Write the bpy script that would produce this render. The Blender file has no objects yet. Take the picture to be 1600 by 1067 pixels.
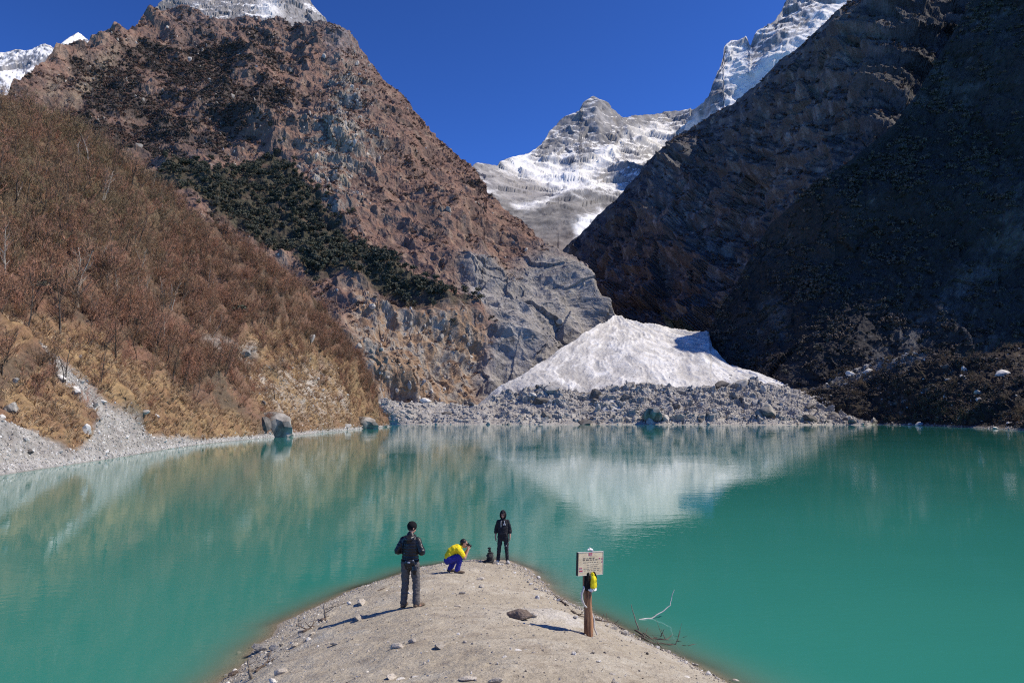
import bpy, bmesh, math, random, time
import numpy as np
from mathutils import Vector, Matrix, Euler
T0 = time.time()
S = bpy.context.scene
C = S.collection
R = math.radians

# ------------------------------------------------------------------ camera
CAM_H = 4.9                                   # eye height above the lake
FPX = 26.0 / 36.0 * 1600.0                    # focal length in photo pixels
PITCH = math.atan(114.5 / FPX)
cam_d = bpy.data.cameras.new('camera')
cam_d.lens = 26.0
cam_d.sensor_width = 36.0
cam_d.clip_start = 0.1
cam_d.clip_end = 60000.0
cam = bpy.data.objects.new('camera', cam_d)
C.objects.link(cam)
cam.location = (0, 0, CAM_H)
cam.rotation_euler = (R(90) + PITCH, 0, 0)
S.camera = cam

# ------------------------------------------------------------------ sky and sun
SUN_EL, SUN_AZ = R(49.5), R(88.5)             # azimuth measured clockwise from the view direction (+Y)
W = bpy.data.worlds.new('World')
S.world = W
W.use_nodes = True
nt = W.node_tree
for n in list(nt.nodes):
    nt.nodes.remove(n)
sky = nt.nodes.new('ShaderNodeTexSky')
sky.sky_type = 'NISHITA'
sky.sun_disc = False
sky.sun_elevation = SUN_EL
sky.sun_rotation = SUN_AZ
sky.altitude = 4200.0
sky.air_density = 1.0
sky.dust_density = 0.0
sky.ozone_density = 10.0
bg = nt.nodes.new('ShaderNodeBackground')
bg.inputs['Strength'].default_value = 0.100
wo = nt.nodes.new('ShaderNodeOutputWorld')
gm = nt.nodes.new('ShaderNodeGamma')                # the deep, saturated blue of thin high-altitude air
gm.inputs['Gamma'].default_value = 1.5
nt.links.new(sky.outputs[0], gm.inputs['Color'])
nt.links.new(gm.outputs[0], bg.inputs['Color'])
nt.links.new(bg.outputs[0], wo.inputs['Surface'])
sun_d = bpy.data.lights.new('sun', 'SUN')
sun_d.energy = 5.0
sun_d.angle = R(0.5)
sun_d.color = (1.0, 0.92, 0.79)
sun = bpy.data.objects.new('sun', sun_d)
C.objects.link(sun)
SUNV = Vector((math.cos(SUN_EL) * math.sin(SUN_AZ), math.cos(SUN_EL) * math.cos(SUN_AZ), math.sin(SUN_EL)))
sun.rotation_euler = SUNV.to_track_quat('Z', 'Y').to_euler()
sun.location = (200, 0, 400)

S.view_settings.view_transform = 'Standard'
S.view_settings.look = 'None'
S.view_settings.exposure = 0.10
S.view_settings.gamma = 1.0
S.view_settings.use_curve_mapping = False
S.cycles.max_bounces = 6
S.cycles.diffuse_bounces = 2
S.cycles.glossy_bounces = 3
S.cycles.transparent_max_bounces = 12
S.cycles.sample_clamp_indirect = 4.0
S.cycles.use_denoising = False       # at full samples the remaining grain is finer than the detail a denoiser would smear
S.cycles.filter_width = 1.15

# ------------------------------------------------------------------ helpers
f32 = np.float32
def ray(px, py):
    """direction through a photo pixel, scaled to 1 along +Y (numpy friendly)"""
    cx = (np.asarray(px, float) - 800.0) / FPX
    cy = (533.5 - np.asarray(py, float)) / FPX
    c, s = math.cos(PITCH), math.sin(PITCH)
    dx, dy, dz = cx, c - cy * s, s + cy * c
    return dx / dy, dz / dy
def at(px, py, Y):
    rx, rz = ray(px, py)
    Y = np.asarray(Y, float)
    return np.stack(np.broadcast_arrays(rx * Y, Y, CAM_H + rz * Y), -1)
def wat(px, py, z=0.0):
    """point on the horizontal plane at height z"""
    rx, rz = ray(px, py)
    Y = (z - CAM_H) / rz
    return np.stack(np.broadcast_arrays(rx * Y, Y, np.full_like(np.asarray(Y, float), z)), -1)

# ---- noise
_rng = np.random.RandomState(7)
_perm = np.concatenate([_rng.permutation(256)] * 3).astype(np.int32)
_g = _rng.normal(size=(256, 3)); _g /= np.linalg.norm(_g, axis=1)[:, None]
_g = _g.astype(f32)
_rv = _rng.uniform(-1, 1, size=(256, 4)).astype(f32)
def _hash(i, j, k):
    return _perm[_perm[_perm[i & 255] + (j & 255)] + (k & 255)]
def pnoise(P):
    P = np.asarray(P, f32)
    sh = P.shape[:-1]
    P = P.reshape(-1, 3)
    I = np.floor(P).astype(np.int32)
    F = P - I
    U = F * F * F * (F * (F * 6 - 15) + 10)
    out = np.zeros(len(P), f32)
    for a in (0, 1):
        wx = U[:, 0] if a else 1 - U[:, 0]
        for b in (0, 1):
            wy = U[:, 1] if b else 1 - U[:, 1]
            for c in (0, 1):
                wz = U[:, 2] if c else 1 - U[:, 2]
                g = _g[_hash(I[:, 0] + a, I[:, 1] + b, I[:, 2] + c)]
                d = g[:, 0] * (F[:, 0] - a) + g[:, 1] * (F[:, 1] - b) + g[:, 2] * (F[:, 2] - c)
                out += wx * wy * wz * d
    return (out * 1.5).reshape(sh)
def fbm(P, size, octv=4, gain=0.5, seed=0.0, lac=2.03):
    P = np.asarray(P, f32) / np.asarray(size, f32) + f32(seed * 17.31)
    a, s = 1.0, 0.0
    out = 0
    for o in range(octv):
        out = out + a * pnoise(P)
        s += a
        a *= gain
        P = P * f32(lac) + f32(5.7)
    return out / s * 1.3
def ridged(P, size, octv=4, gain=0.5, seed=0.0, lac=2.07):
    P = np.asarray(P, f32) / np.asarray(size, f32) + f32(seed * 13.7)
    a, s = 1.0, 0.0
    out = 0
    w = 1.0
    for o in range(octv):
        n = 1 - np.abs(pnoise(P)) * 1.6
        n = np.clip(n, 0, 1) ** 2
        out = out + a * n * w
        w = np.clip(n * 1.6, 0.15, 1)
        s += a
        a *= gain
        P = P * f32(lac) + f32(3.1)
    return out / s
def facets(P, size, seed=0):
    """piecewise planar noise: every voronoi cell is a tilted plane (angular rock)"""
    P = np.asarray(P, f32) / np.asarray(size, f32) + f32(seed * 7.7)
    sh = P.shape[:-1]
    P = P.reshape(-1, 3)
    I = np.floor(P).astype(np.int32)
    best = np.full(len(P), 9.0, f32)
    val = np.zeros(len(P), f32)
    for a in (-1, 0, 1):
        for b in (-1, 0, 1):
            for c in (-1, 0, 1):
                J = I + np.array([a, b, c], np.int32)
                h = _hash(J[:, 0], J[:, 1], J[:, 2])
                v = _rv[h]
                q = P - (J + 0.5 + 0.42 * v[:, :3])
                d = (q * q).sum(1)
                h2 = _perm[h + 31]
                g = _rv[h2]
                hv = g[:, 3] * 0.5 + (q * g[:, :3]).sum(1) * 0.9
                m = d < best
                best = np.where(m, d, best)
                val = np.where(m, hv, val)
    return val.reshape(sh)
def sstep(a, b, x):
    t = np.clip((x - a) / (b - a), 0, 1)
    return t * t * (3 - 2 * t)
def mix(a, b, t):
    a = np.asarray(a, f32); b = np.asarray(b, f32)
    return a + (b - a) * np.asarray(t, f32)[..., None]
def in_poly(px, py, poly):
    poly = np.asarray(poly, float)
    res = np.zeros(np.shape(px), bool)
    x0, y0 = poly[-1]
    for x1, y1 in poly:
        cond = ((y0 > py) != (y1 > py))
        xi = (x1 - x0) * (py - y0) / ((y1 - y0) if y1 != y0 else 1e-9) + x0
        res ^= cond & (px < xi)
        x0, y0 = x1, y1
    return res
def poly_soft(px, py, poly, w):
    """0..1 mask, ~1 inside, falling off over w pixels across the outline"""
    poly = np.asarray(poly, float)
    ins = in_poly(px, py, poly)
    d = np.full(np.shape(px), 1e9)
    x0, y0 = poly[-1]
    for x1, y1 in poly:
        ex, ey = x1 - x0, y1 - y0
        L = ex * ex + ey * ey + 1e-9
        t = np.clip(((px - x0) * ex + (py - y0) * ey) / L, 0, 1)
        d = np.minimum(d, np.hypot(px - x0 - t * ex, py - y0 - t * ey))
        x0, y0 = x1, y1
    sd = np.where(ins, d, -d)
    return np.clip(sd / w * 0.5 + 0.5, 0, 1).astype(f32)
def tps(ctrl, px, py):
    """thin plate spline of log depth through control points (px, py, depth)"""
    c = np.asarray(ctrl, float)
    xy = c[:, :2] / 400.0
    v = np.log(c[:, 2])
    def U(r2):
        return r2 * np.log(r2 + 1e-12)
    n = len(c)
    d2 = ((xy[:, None] - xy[None]) ** 2).sum(-1)
    A = np.zeros((n + 3, n + 3))
    A[:n, :n] = U(d2) + np.eye(n) * 1e-3
    A[:n, n] = 1; A[:n, n + 1:] = xy
    A[n, :n] = 1; A[n + 1:, :n] = xy.T
    w = np.linalg.solve(A, np.concatenate([v, np.zeros(3)]))
    X = np.asarray(px, float) / 400.0; Y = np.asarray(py, float) / 400.0
    out = w[n] + w[n + 1] * X + w[n + 2] * Y
    for i in range(n):
        out = out + w[i] * U((X - xy[i, 0]) ** 2 + (Y - xy[i, 1]) ** 2)
    return np.exp(out)

# ---- mesh helpers
def link(o, parent=None):
    C.objects.link(o)
    if parent is not None:
        o.parent = parent
    return o
def tag(o, label=None, cat=None, group=None, kind=None):
    if label: o['label'] = label
    if cat: o['category'] = cat
    if group: o['group'] = group
    if kind: o['kind'] = kind
    return o
def np_mesh(name, V, F, smooth=True, mat=None):
    """V (n,3), F (m,k) numpy -> mesh, fast"""
    V = np.ascontiguousarray(V, f32); F = np.ascontiguousarray(F, np.int32)
    me = bpy.data.meshes.new(name)
    m, k = F.shape
    me.vertices.add(len(V)); me.vertices.foreach_set('co', V.ravel())
    me.loops.add(m * k); me.loops.foreach_set('vertex_index', F.ravel())
    me.polygons.add(m)
    me.polygons.foreach_set('loop_start', np.arange(0, m * k, k, dtype=np.int32))
    me.polygons.foreach_set('loop_total', np.full(m, k, np.int32))
    me.update(calc_edges=True)
    me.polygons.foreach_set('use_smooth', np.full(m, bool(smooth)))
    me.validate()
    if mat: me.materials.append(mat)
    return me
def set_col(me, col, name='col'):
    a = me.attributes.new(name, 'FLOAT_COLOR', 'POINT')
    c = np.ones((len(col), 4), f32); c[:, :3] = col
    a.data.foreach_set('color', c.ravel())
def set_float(me, val, name):
    a = me.attributes.new(name, 'FLOAT', 'POINT')
    a.data.foreach_set('value', np.ascontiguousarray(val, f32))
def obj(name, me, parent=None, loc=None, rot=None, scale=None):
    o = bpy.data.objects.new(name, me)
    link(o, parent)
    if loc is not None: o.location = loc
    if rot is not None: o.rotation_euler = rot
    if scale is not None: o.scale = (scale,) * 3 if np.isscalar(scale) else scale
    return o
def grid_faces(ny, nx):
    i = np.arange(ny * nx).reshape(ny, nx)
    return np.stack([i[:-1, :-1], i[:-1, 1:], i[1:, 1:], i[1:, :-1]], -1).reshape(-1, 4)
def empty(name, loc, rotz=0.0):
    o = bpy.data.objects.new(name, None)
    link(o)
    o.empty_display_size = 0.2
    o.location = loc
    o.rotation_euler = (0, 0, rotz)
    return o
def copy_tree(o, parent=None):
    c = o.copy(); C.objects.link(c)
    c.parent = parent
    for ch in o.children:
        copy_tree(ch, c)
    return c

# ------------------------------------------------------------------ materials
def new_mat(name):
    m = bpy.data.materials.new(name)
    m.use_nodes = True
    t = m.node_tree
    return m, t, t.nodes['Principled BSDF'], t.nodes['Material Output']
def N(t, kind, **kw):
    n = t.nodes.new(kind)
    for k, v in kw.items():
        if hasattr(n, k): setattr(n, k, v)
        else: n.inputs[k].default_value = v
    return n
def mat_attr(name, grain=1.0, amt=0.35, bump=0.4, bump_size=1.0, rough=0.95, spec=0.2, tint=None):
    """albedo from the mesh attribute 'col', broken up by world-space grain and bump"""
    m, t, b, o = new_mat(name)
    L = t.links.new
    at_ = N(t, 'ShaderNodeAttribute', attribute_name='col')
    tc = N(t, 'ShaderNodeNewGeometry')
    n1 = N(t, 'ShaderNodeTexNoise'); n1.inputs['Scale'].default_value = 1.0 / grain; n1.inputs['Detail'].default_value = 5; n1.inputs['Roughness'].default_value = 0.7
    L(tc.outputs['Position'], n1.inputs['Vector'])
    mr = N(t, 'ShaderNodeMapRange'); mr.inputs['From Min'].default_value = 0.25; mr.inputs['From Max'].default_value = 0.75
    mr.inputs['To Min'].default_value = 1 - amt; mr.inputs['To Max'].default_value = 1 + amt
    L(n1.outputs[0], mr.inputs['Value'])
    mx = N(t, 'ShaderNodeMix', data_type='RGBA', blend_type='MULTIPLY'); mx.inputs['Factor'].default_value = 1.0
    L(at_.outputs['Color'], mx.inputs[6]); L(mr.outputs[0], mx.inputs[7])
    L(mx.outputs[2], b.inputs['Base Color'])
    b.inputs['Roughness'].default_value = rough
    b.inputs['Specular IOR Level'].default_value = spec
    if bump > 0:
        n2 = N(t, 'ShaderNodeTexNoise'); n2.inputs['Scale'].default_value = 1.0 / bump_size; n2.inputs['Detail'].default_value = 6; n2.inputs['Roughness'].default_value = 0.65
        L(tc.outputs['Position'], n2.inputs['Vector'])
        bp = N(t, 'ShaderNodeBump'); bp.inputs['Strength'].default_value = bump; bp.inputs['Distance'].default_value = bump_size
        L(n2.outputs[0], bp.inputs['Height']); L(bp.outputs[0], b.inputs['Normal'])
    return m
def mat_plain(name, col, rough=0.9, spec=0.2, var=0.25, scale=8.0, col2=None, bump=0.0, bdist=0.01, obj_var=0.0, stretch=(1, 1, 1)):
    """noise-mottled plain material in object space; obj_var shifts brightness per object"""
    m, t, b, o = new_mat(name)
    L = t.links.new
    tc = N(t, 'ShaderNodeTexCoord')
    mp = N(t, 'ShaderNodeMapping'); mp.inputs['Scale'].default_value = stretch
    L(tc.outputs['Object'], mp.inputs['Vector'])
    n1 = N(t, 'ShaderNodeTexNoise'); n1.inputs['Scale'].default_value = scale; n1.inputs['Detail'].default_value = 6; n1.inputs['Roughness'].default_value = 0.65
    L(mp.outputs[0], n1.inputs['Vector'])
    rp = N(t, 'ShaderNodeValToRGB')
    c = np.array(col); c2 = np.array(col2) if col2 is not None else c
    rp.color_ramp.elements[0].position = 0.3; rp.color_ramp.elements[0].color = (*(c * (1 - var)), 1)
    rp.color_ramp.elements[1].position = 0.7; rp.color_ramp.elements[1].color = (*np.minimum(c2 * (1 + var), 0.95), 1)
    L(n1.outputs[0], rp.inputs[0])
    src = rp.outputs[0]
    if obj_var > 0:
        oi = N(t, 'ShaderNodeObjectInfo')
        mr = N(t, 'ShaderNodeMapRange'); mr.inputs['To Min'].default_value = 1 - obj_var; mr.inputs['To Max'].default_value = 1 + obj_var
        L(oi.outputs['Random'], mr.inputs['Value'])
        mx = N(t, 'ShaderNodeMix', data_type='RGBA', blend_type='MULTIPLY'); mx.inputs['Factor'].default_value = 1.0
        L(src, mx.inputs[6]); L(mr.outputs[0], mx.inputs[7]); src = mx.outputs[2]
    L(src, b.inputs['Base Color'])
    b.inputs['Roughness'].default_value = rough
    b.inputs['Specular IOR Level'].default_value = spec
    if bump > 0:
        bp = N(t, 'ShaderNodeBump'); bp.inputs['Strength'].default_value = bump; bp.inputs['Distance'].default_value = bdist
        L(n1.outputs[0], bp.inputs['Height']); L(bp.outputs[0], b.inputs['Normal'])
    return m

# ------------------------------------------------------------------ terrain sheets
class Sheet: pass
def sheet(name, top, bot, depth, x0, x1, nx, ny, disp, colf, mat, back=(5, 40, 30), skirt=(0, 0, 0), jag=0.0, vpow=1.0, label=None, smooth=False):
    s = Sheet()
    top = np.asarray(top, float); bot = np.asarray(bot, float)
    xs = np.linspace(x0, x1, nx)
    yt = np.interp(xs, top[:, 0], top[:, 1]); yb = np.interp(xs, bot[:, 0], bot[:, 1])
    if jag > 0:
        q = np.stack([xs, xs * 0, xs * 0 + nx], -1)
        yt = yt + jag * (fbm(q, 40, 3, seed=3) * 1.2 + (ridged(q, 14, 3, seed=4) - .4) * -0.8)
    v = np.linspace(0, 1, ny) ** vpow                    # 0 bottom .. 1 ridge
    PY = yb[None] + (np.minimum(yt, yb - .5) - yb)[None] * v[:, None]
    PX = np.broadcast_to(xs[None], PY.shape).copy()
    D = depth(PX, PY) if callable(depth) else tps(depth, PX, PY)
    P = at(PX, PY, D)
    def normals(P):
        a = np.gradient(P, axis=1); b = np.gradient(P, axis=0)
        n = np.cross(a, b)
        n /= (np.linalg.norm(n, axis=-1, keepdims=True) + 1e-9)
        toc = np.array([0, 0, CAM_H]) - P
        sg = np.sign((n * toc).sum(-1, keepdims=True)); sg[sg == 0] = 1
        return n * sg
    n0 = normals(P)
    # smooth base normals by blending towards the mean
    mean = n0.mean((0, 1)); mean /= np.linalg.norm(mean)
    nb = n0 * .6 + mean * .4
    nb /= np.linalg.norm(nb, axis=-1, keepdims=True)
    V = np.broadcast_to(v[:, None], PX.shape)
    s.PX, s.PY, s.D, s.V = PX, PY, D, V
    P = P + disp(s, P, nb)
    n1 = normals(P)
    s.P, s.N = P, n1
    s.slope = np.clip(n1[..., 2], 0, 1)
    col = colf(s, P, n1)
    s.col = col
    rows_P = [P]; rows_c = [col]
    nbk, dist, drop = back
    if nbk:
        hd = P[-1] * np.array([1, 1, 0]); hd /= np.linalg.norm(hd, axis=1, keepdims=True)
        for k in range(1, nbk + 1):
            q = P[-1] + hd * dist * k - np.array([0, 0, drop * k * (1 + .15 * k)])
            q[:, 2] += fbm(q, 60, 3) * drop * .4
            rows_P.append(q[None]); rows_c.append(col[-1][None])
    nsk, sdist, sdrop = skirt
    if nsk:
        hd = -P[0] * np.array([1, 1, 0]); hd /= np.linalg.norm(hd, axis=1, keepdims=True)
        for k in range(1, nsk + 1):
            q = P[0] + hd * sdist * k - np.array([0, 0, sdrop * k])
            rows_P.insert(0, q[None]); rows_c.insert(0, col[0][None])
    G = np.concatenate(rows_P, 0); Cc = np.concatenate(rows_c, 0)
    me = np_mesh(name, G.reshape(-1, 3), grid_faces(*G.shape[:2]), smooth, mat)
    set_col(me, Cc.reshape(-1, 3))
    s.ob = obj(name, me)
    tag(s.ob, label, None, None, 'structure')
    # sampling helpers
    e1 = np.linalg.norm(np.cross(P[1:, 1:] - P[:-1, :-1], P[1:, :-1] - P[:-1, 1:]), axis=-1) * .5
    s.area = np.pad(e1, ((0, 1), (0, 1)))
    return s
def sheet_pt(s, px, py):
    """nearest surface point of a sheet to a photo pixel"""
    j = int(np.clip(np.searchsorted(s.PX[0], px), 0, s.PX.shape[1] - 1))
    i = int(np.argmin(np.abs(s.PY[:, j] - py)))
    return s.P[i, j].copy(), s.N[i, j].copy()
def sheet_samples(s, weight, n, rng):
    w = (weight * s.area).ravel().astype(float)
    w[w < 0] = 0
    idx = rng.choice(len(w), size=n, p=w / w.sum())
    i, j = np.unravel_index(idx, s.PX.shape)
    i2 = np.minimum(i + 1, s.PX.shape[0] - 1); j2 = np.minimum(j + 1, s.PX.shape[1] - 1)
    a = rng.rand(n, 1); b = rng.rand(n, 1)
    P = s.P[i, j] * (1 - a) * (1 - b) + s.P[i, j2] * a * (1 - b) + s.P[i2, j] * (1 - a) * b + s.P[i2, j2] * a * b
    return P, s.N[i, j], s.PX[i, j], s.PY[i, j]
def jit(s, P, amp, size, seed):
    """photo-plane coordinates of the surface, wandered by world noise (for ragged zone outlines)"""
    return s.PX + amp * fbm(P, size, 4, .6, seed), s.PY + amp * fbm(P, size, 4, .6, seed + 5)
def terrace(P, step, wob, size, seed, tilt=(0, 0)):
    h = P[..., 2] + P[..., 0] * tilt[0] + P[..., 1] * tilt[1] + wob * fbm(P, size, 3, seed=seed)
    q = h / step
    fr = q - np.floor(q)
    return sstep(.0, .35, fr) - fr

M_mount = mat_attr('mountain_ground', grain=2.2, amt=.42, bump=.75, bump_size=2.2)
M_rockface = mat_attr('mountain_rock', grain=3.0, amt=.3, bump=.6, bump_size=3.0)
M_snow = mat_attr('snow_and_rock', grain=16, amt=.13, bump=.3, bump_size=12.0, rough=.8)
M_hill = mat_attr('hillside_ground', grain=.5, amt=.45, bump=.5, bump_size=.5)
M_deb = mat_attr('debris_ground', grain=.8, amt=.35, bump=.7, bump_size=.8)
M_cone = mat_attr('avalanche_snow', grain=2.5, amt=.12, bump=.5, bump_size=2.0, rough=.7)

c3 = lambda *a: np.array(a, f32)

# ---- left mountain
LM_top = [(-140, 150), (0, 128), (20, 113), (60, 95), (100, 79), (140, 69), (165, 53), (200, 41), (225, 22), (262, 8), (300, 20), (360, 34), (430, 36),
          (500, 31), (518, 37), (530, 50), (548, 55), (562, 75), (582, 100), (602, 125), (632, 152), (655, 185), (690, 225), (720, 246), (735, 258), (748, 272),
          (762, 297), (790, 325), (830, 360), (850, 380), (872, 390), (905, 405), (918, 420), (926, 445), (938, 468), (952, 492), (962, 520), (975, 560)]
LM_bot = [(-140, 420), (150, 420), (420, 520), (560, 640), (620, 660), (980, 660)]
LM_ctrl = [(-140, 200, 560), (0, 135, 620), (60, 95, 720), (140, 69, 830), (265, 8, 980), (430, 36, 1000), (510, 32, 960), (530, 150, 800), (500, 300, 640), (480, 400, 540),
           (560, 500, 450), (300, 300, 560), (200, 200, 650), (250, 120, 790), (400, 150, 800), (0, 300, 500), (300, 450, 470), (600, 620, 402), (745, 650, 445),
           (560, 75, 990), (602, 125, 950), (655, 185, 900), (720, 246, 830), (620, 250, 720), (700, 350, 610), (735, 258, 810), (790, 325, 730), (830, 360, 690), (870, 390, 650),
           (920, 425, 620), (952, 492, 610), (850, 480, 535), (850, 585, 500), (790, 625, 452), (900, 540, 560), (750, 450, 535), (700, 520, 474), (745, 560, 490), (650, 560, 428), (640, 420, 550), (970, 560, 640)]
POLY_GREEN = [(228, 282), (270, 255), (330, 262), (385, 240), (432, 234), (455, 262), (482, 300), (512, 345), (562, 390), (622, 438), (690, 468), (738, 485),
              (720, 498), (650, 486), (590, 455), (520, 436), (490, 446), (440, 395), (405, 400), (370, 368), (300, 306), (245, 302)]
POLY_SLAB = [(722, 392), (760, 384), (800, 408), (850, 383), (905, 398), (930, 430), (960, 495), (985, 560), (985, 660), (760, 660), (748, 590), (765, 520), (735, 450)]
POLY_CLIFF = [(555, 452), (640, 492), (720, 502), (757, 560), (745, 640), (600, 640), (545, 540)]
POLY_SCRUB = [(40, 110), (120, 90), (200, 55), (330, 36), (470, 70), (480, 150), (450, 195), (470, 235), (390, 240), (320, 225), (240, 268), (130, 240), (90, 180), (110, 120)]
POLY_SPINE = [(530, 90), (560, 95), (575, 220), (560, 320), (520, 350), (470, 310), (480, 220), (510, 200), (520, 140)]
def LM_masks(s, P):
    jx, jy = jit(s, P, 26, 70, 1)
    jx2, jy2 = jit(s, P, 14, 22, 2)
    s.m_green = poly_soft(jx2 * .6 + s.PX * .4, jy2 * .6 + s.PY * .4, POLY_GREEN, 5)
    s.m_slab = poly_soft(s.PX * .3 + jx * .5 + jx2 * .2, s.PY * .3 + jy * .5 + jy2 * .2, POLY_SLAB, 16)
    s.m_cliff = poly_soft(jx2, jy2, POLY_CLIFF, 14)
    s.m_spine = poly_soft(jx, jy, POLY_SPINE, 25)
    scr = poly_soft(jx, jy, POLY_SCRUB, 35)
    pat = fbm(P, 45, 5, .62, 11)
    s.m_scrub = np.clip(sstep(-.35, .12, pat + (scr - 1) * .75), 0, 1) * (1 - s.m_slab) * (1 - s.m_cliff * .7)
    s.m_scrub = np.maximum(s.m_scrub, sstep(.28, .45, fbm(P, 30, 5, .6, 14)) * .7 * (s.PX < 840) * (1 - s.m_slab))
    s.m_scrub = np.clip(s.m_scrub - s.m_green, 0, 1)
def LM_disp(s, P, n):
    LM_masks(s, P)
    PA = P * c3(1, 1, .45)
    g = (ridged(PA, 190, 5, .5, 1) - .45) * 32
    g += fbm(P, 60, 4, .5, 2) * 8 + (ridged(P * c3(1, 1, .3), 62, 3, .5, 16) - .45) * 11
    g *= 1 - .8 * sstep(.80, 1.0, s.V) * sstep(500, 560, s.PX)
    s.gully = ridged(P * c3(1, 1, .3), 62, 3, .5, 16); s.big = ridged(PA, 190, 5, .5, 1)
    cl = np.clip(s.m_spine * .9 + s.m_cliff * .22 + s.m_slab * .12 + sstep(.15, .4, fbm(P, 80, 3, .5, 9)) * .5 * (1 - .8 * s.m_cliff), 0, 1)
    PS = P + 4 * np.stack([fbm(P, 14, 2, .5, 21), fbm(P, 14, 2, .5, 22), fbm(P, 14, 2, .5, 23)], -1)
    rk = facets(PS * c3(1, 1, .6), 24, 1) * 6.0 + facets(PS * c3(1, 1, .7), 8, 2) * 1.9
    ter = terrace(P, 17, 18, 60, 3, (.25, .1)) * 7
    fine = facets(P * c3(1, 1, .75), 9, 13) * 1.3 + (ridged(PA, 16, 3, .55, 5) - .45) * 3.0 + fbm(P, 5, 2, .5, 6) * 1.1
    bush = (1 - np.abs(fbm(P, 4.2, 2, .5, 8))) * 2.3 - 1.6
    slab = facets(P @ np.array([[.8, .3, .5], [-.5, .8, .2], [-.2, -.4, .85]], f32), 48, 5) * 4.5 + (ridged(P @ np.array([[.8, .3, .5], [-.5, .8, .2], [-.2, -.4, .85]], f32) * c3(1, .35, 1), 14, 4, .6, 12) - .5) * 2.4
    ribs = (ridged(P * c3(1, 1, .16), 15, 4, .55, 15) - .45) * 3.6 * np.clip(s.m_cliff + .5 * s.m_spine, 0, 1)
    d = g + ribs + cl * (rk + ter * .6) + (1 - s.m_slab) * fine * .9 + bush * np.clip(s.m_scrub, 0, 1) * 1.0 + s.m_slab * slab + (1 - cl) * ter * .35
    damp = np.clip((s.V) / .04, 0, 1)
    s.rk = rk
    return n * (d * damp)[..., None]
def LM_col(s, P, n):
    a = fbm(P, 90, 5, .6, 31); b = fbm(P, 14, 4, .65, 32); c = fbm(P, 3.2, 3, .6, 33)
    base = mix(c3(.225, .137, .104), c3(.165, .108, .088), sstep(-.3, .4, a))
    base = mix(base, c3(.24, .138, .10), sstep(.05, .5, b + c * .4) * .7)
    base = mix(base, c3(.105, .072, .06), sstep(.1, .55, -b + c * .5) * .75)
    base = mix(base, c3(.26, .19, .125), sstep(.35, .7, fbm(P * c3(1, 1, .4), 12, 4, .6, 36)) * .55)
    chute = sstep(.16, .42, fbm(P * c3(1.3, 1.3, .22), 16, 4, .6, 52) + .25 * fbm(P, 110, 2, .5, 53))
    base = mix(base, c3(.31, .225, .165), chute * .65)
    strata = fbm(P @ np.array([[.8, .1, -.55], [0, 1, 0], [.55, .1, .8]], f32) * c3(.22, .22, 1.5), 15, 4, .6, 56)
    base = mix(base, c3(.30, .20, .15), sstep(.2, .45, strata) * .55); base = mix(base, c3(.085, .06, .053), sstep(.2, .45, -strata) * .6)
    dk = sstep(.12, .4, fbm(P * c3(1.2, 1.2, .35), 26, 4, .6, 54))
    base = mix(base, c3(.095, .066, .058), dk * .7)
    st = s.slope
    rock = mix(c3(.30, .27, .225), c3(.50, .455, .38), sstep(0, .5, fbm(P * c3(1.4, 1.4, .25), 9, 4, .6, 37)))
    rock = mix(rock, c3(.09, .085, .085), sstep(.15, .5, fbm(P * c3(1.2, 1.2, .3), 6, 4, .6, 38)))
    yl = sstep(.25, .45, fbm(P, 40, 2, .5, 39)) * .5
    rock = mix(rock, c3(.40, .35, .24), yl)
    steep = sstep(.46, .24, st + .10 * b)
    rockw = np.clip(steep * (.12 + .75 * s.m_spine + .3 * s.m_cliff) + s.m_spine * sstep(.15, .45, b + .25 * fbm(P, 6, 3, .6, 41)) * .8, 0, 1)
    spots = sstep(.50, .60, fbm(P * c3(1, 1, .55), 17, 5, .6, 42)) * sstep(-.1, .2, fbm(P, 120, 2, .5, 43))
    rockw = np.clip(rockw + spots * .9, 0, 1) * (1 - s.m_green)
    col = mix(base, rock, rockw)
    scr = mix(c3(.058, .050, .046), c3(.10, .078, .068), sstep(-.3, .4, b))
    col = mix(col, scr, s.m_scrub * (1 - rockw * .7) * .93)
    col = mix(col, mix(c3(.05, .052, .034), c3(.105, .076, .055), sstep(.05, .45, fbm(P, 18, 4, .6, 55))), s.m_green * .85)
    cliff = mix(c3(.30, .20, .125), c3(.33, .29, .24), sstep(-.15, .25, fbm(P * c3(1.3, 1.3, .22), 9, 4, .6, 44)))
    cliff = mix(cliff, c3(.20, .115, .07), sstep(.1, .4, fbm(P, 8, 4, .65, 45)) * .8)
    cliff = mix(cliff, c3(.10, .10, .10), sstep(.3, .5, fbm(P * c3(1.5, 1.5, .2), 7, 3, .6, 46)) * .8)
    col = mix(col, cliff, s.m_cliff * .9)
    slab = mix(c3(.245, .228, .212), c3(.335, .312, .288), sstep(-.3, .4, fbm(P, 20, 5, .65, 47)))
    cr = np.abs(fbm(P * c3(1, 1, 1.5), 26, 4, .55, 48))
    slab = mix(slab, c3(.09, .09, .09), sstep(.035, .0, cr) * .8)
    slab = mix(slab, c3(.36, .33, .28), sstep(.3, .6, fbm(P, 15, 3, .6, 49)) * .5)
    col = mix(col, slab, s.m_slab * .96)
    grey = sstep(575, 500, s.PX + 30 * b) * sstep(110, 60, s.PY + 30 * b) * sstep(505, 525, s.PX + 20 * b)
    col = mix(col, mix(c3(.2, .185, .19), c3(.3, .28, .28), sstep(-.2, .3, b)), grey * .8)
    top = sstep(70, 25, s.PY + 22 * a) * sstep(230, 300, s.PX)
    col = mix(col, c3(.15, .12, .115), top * .5)
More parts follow.
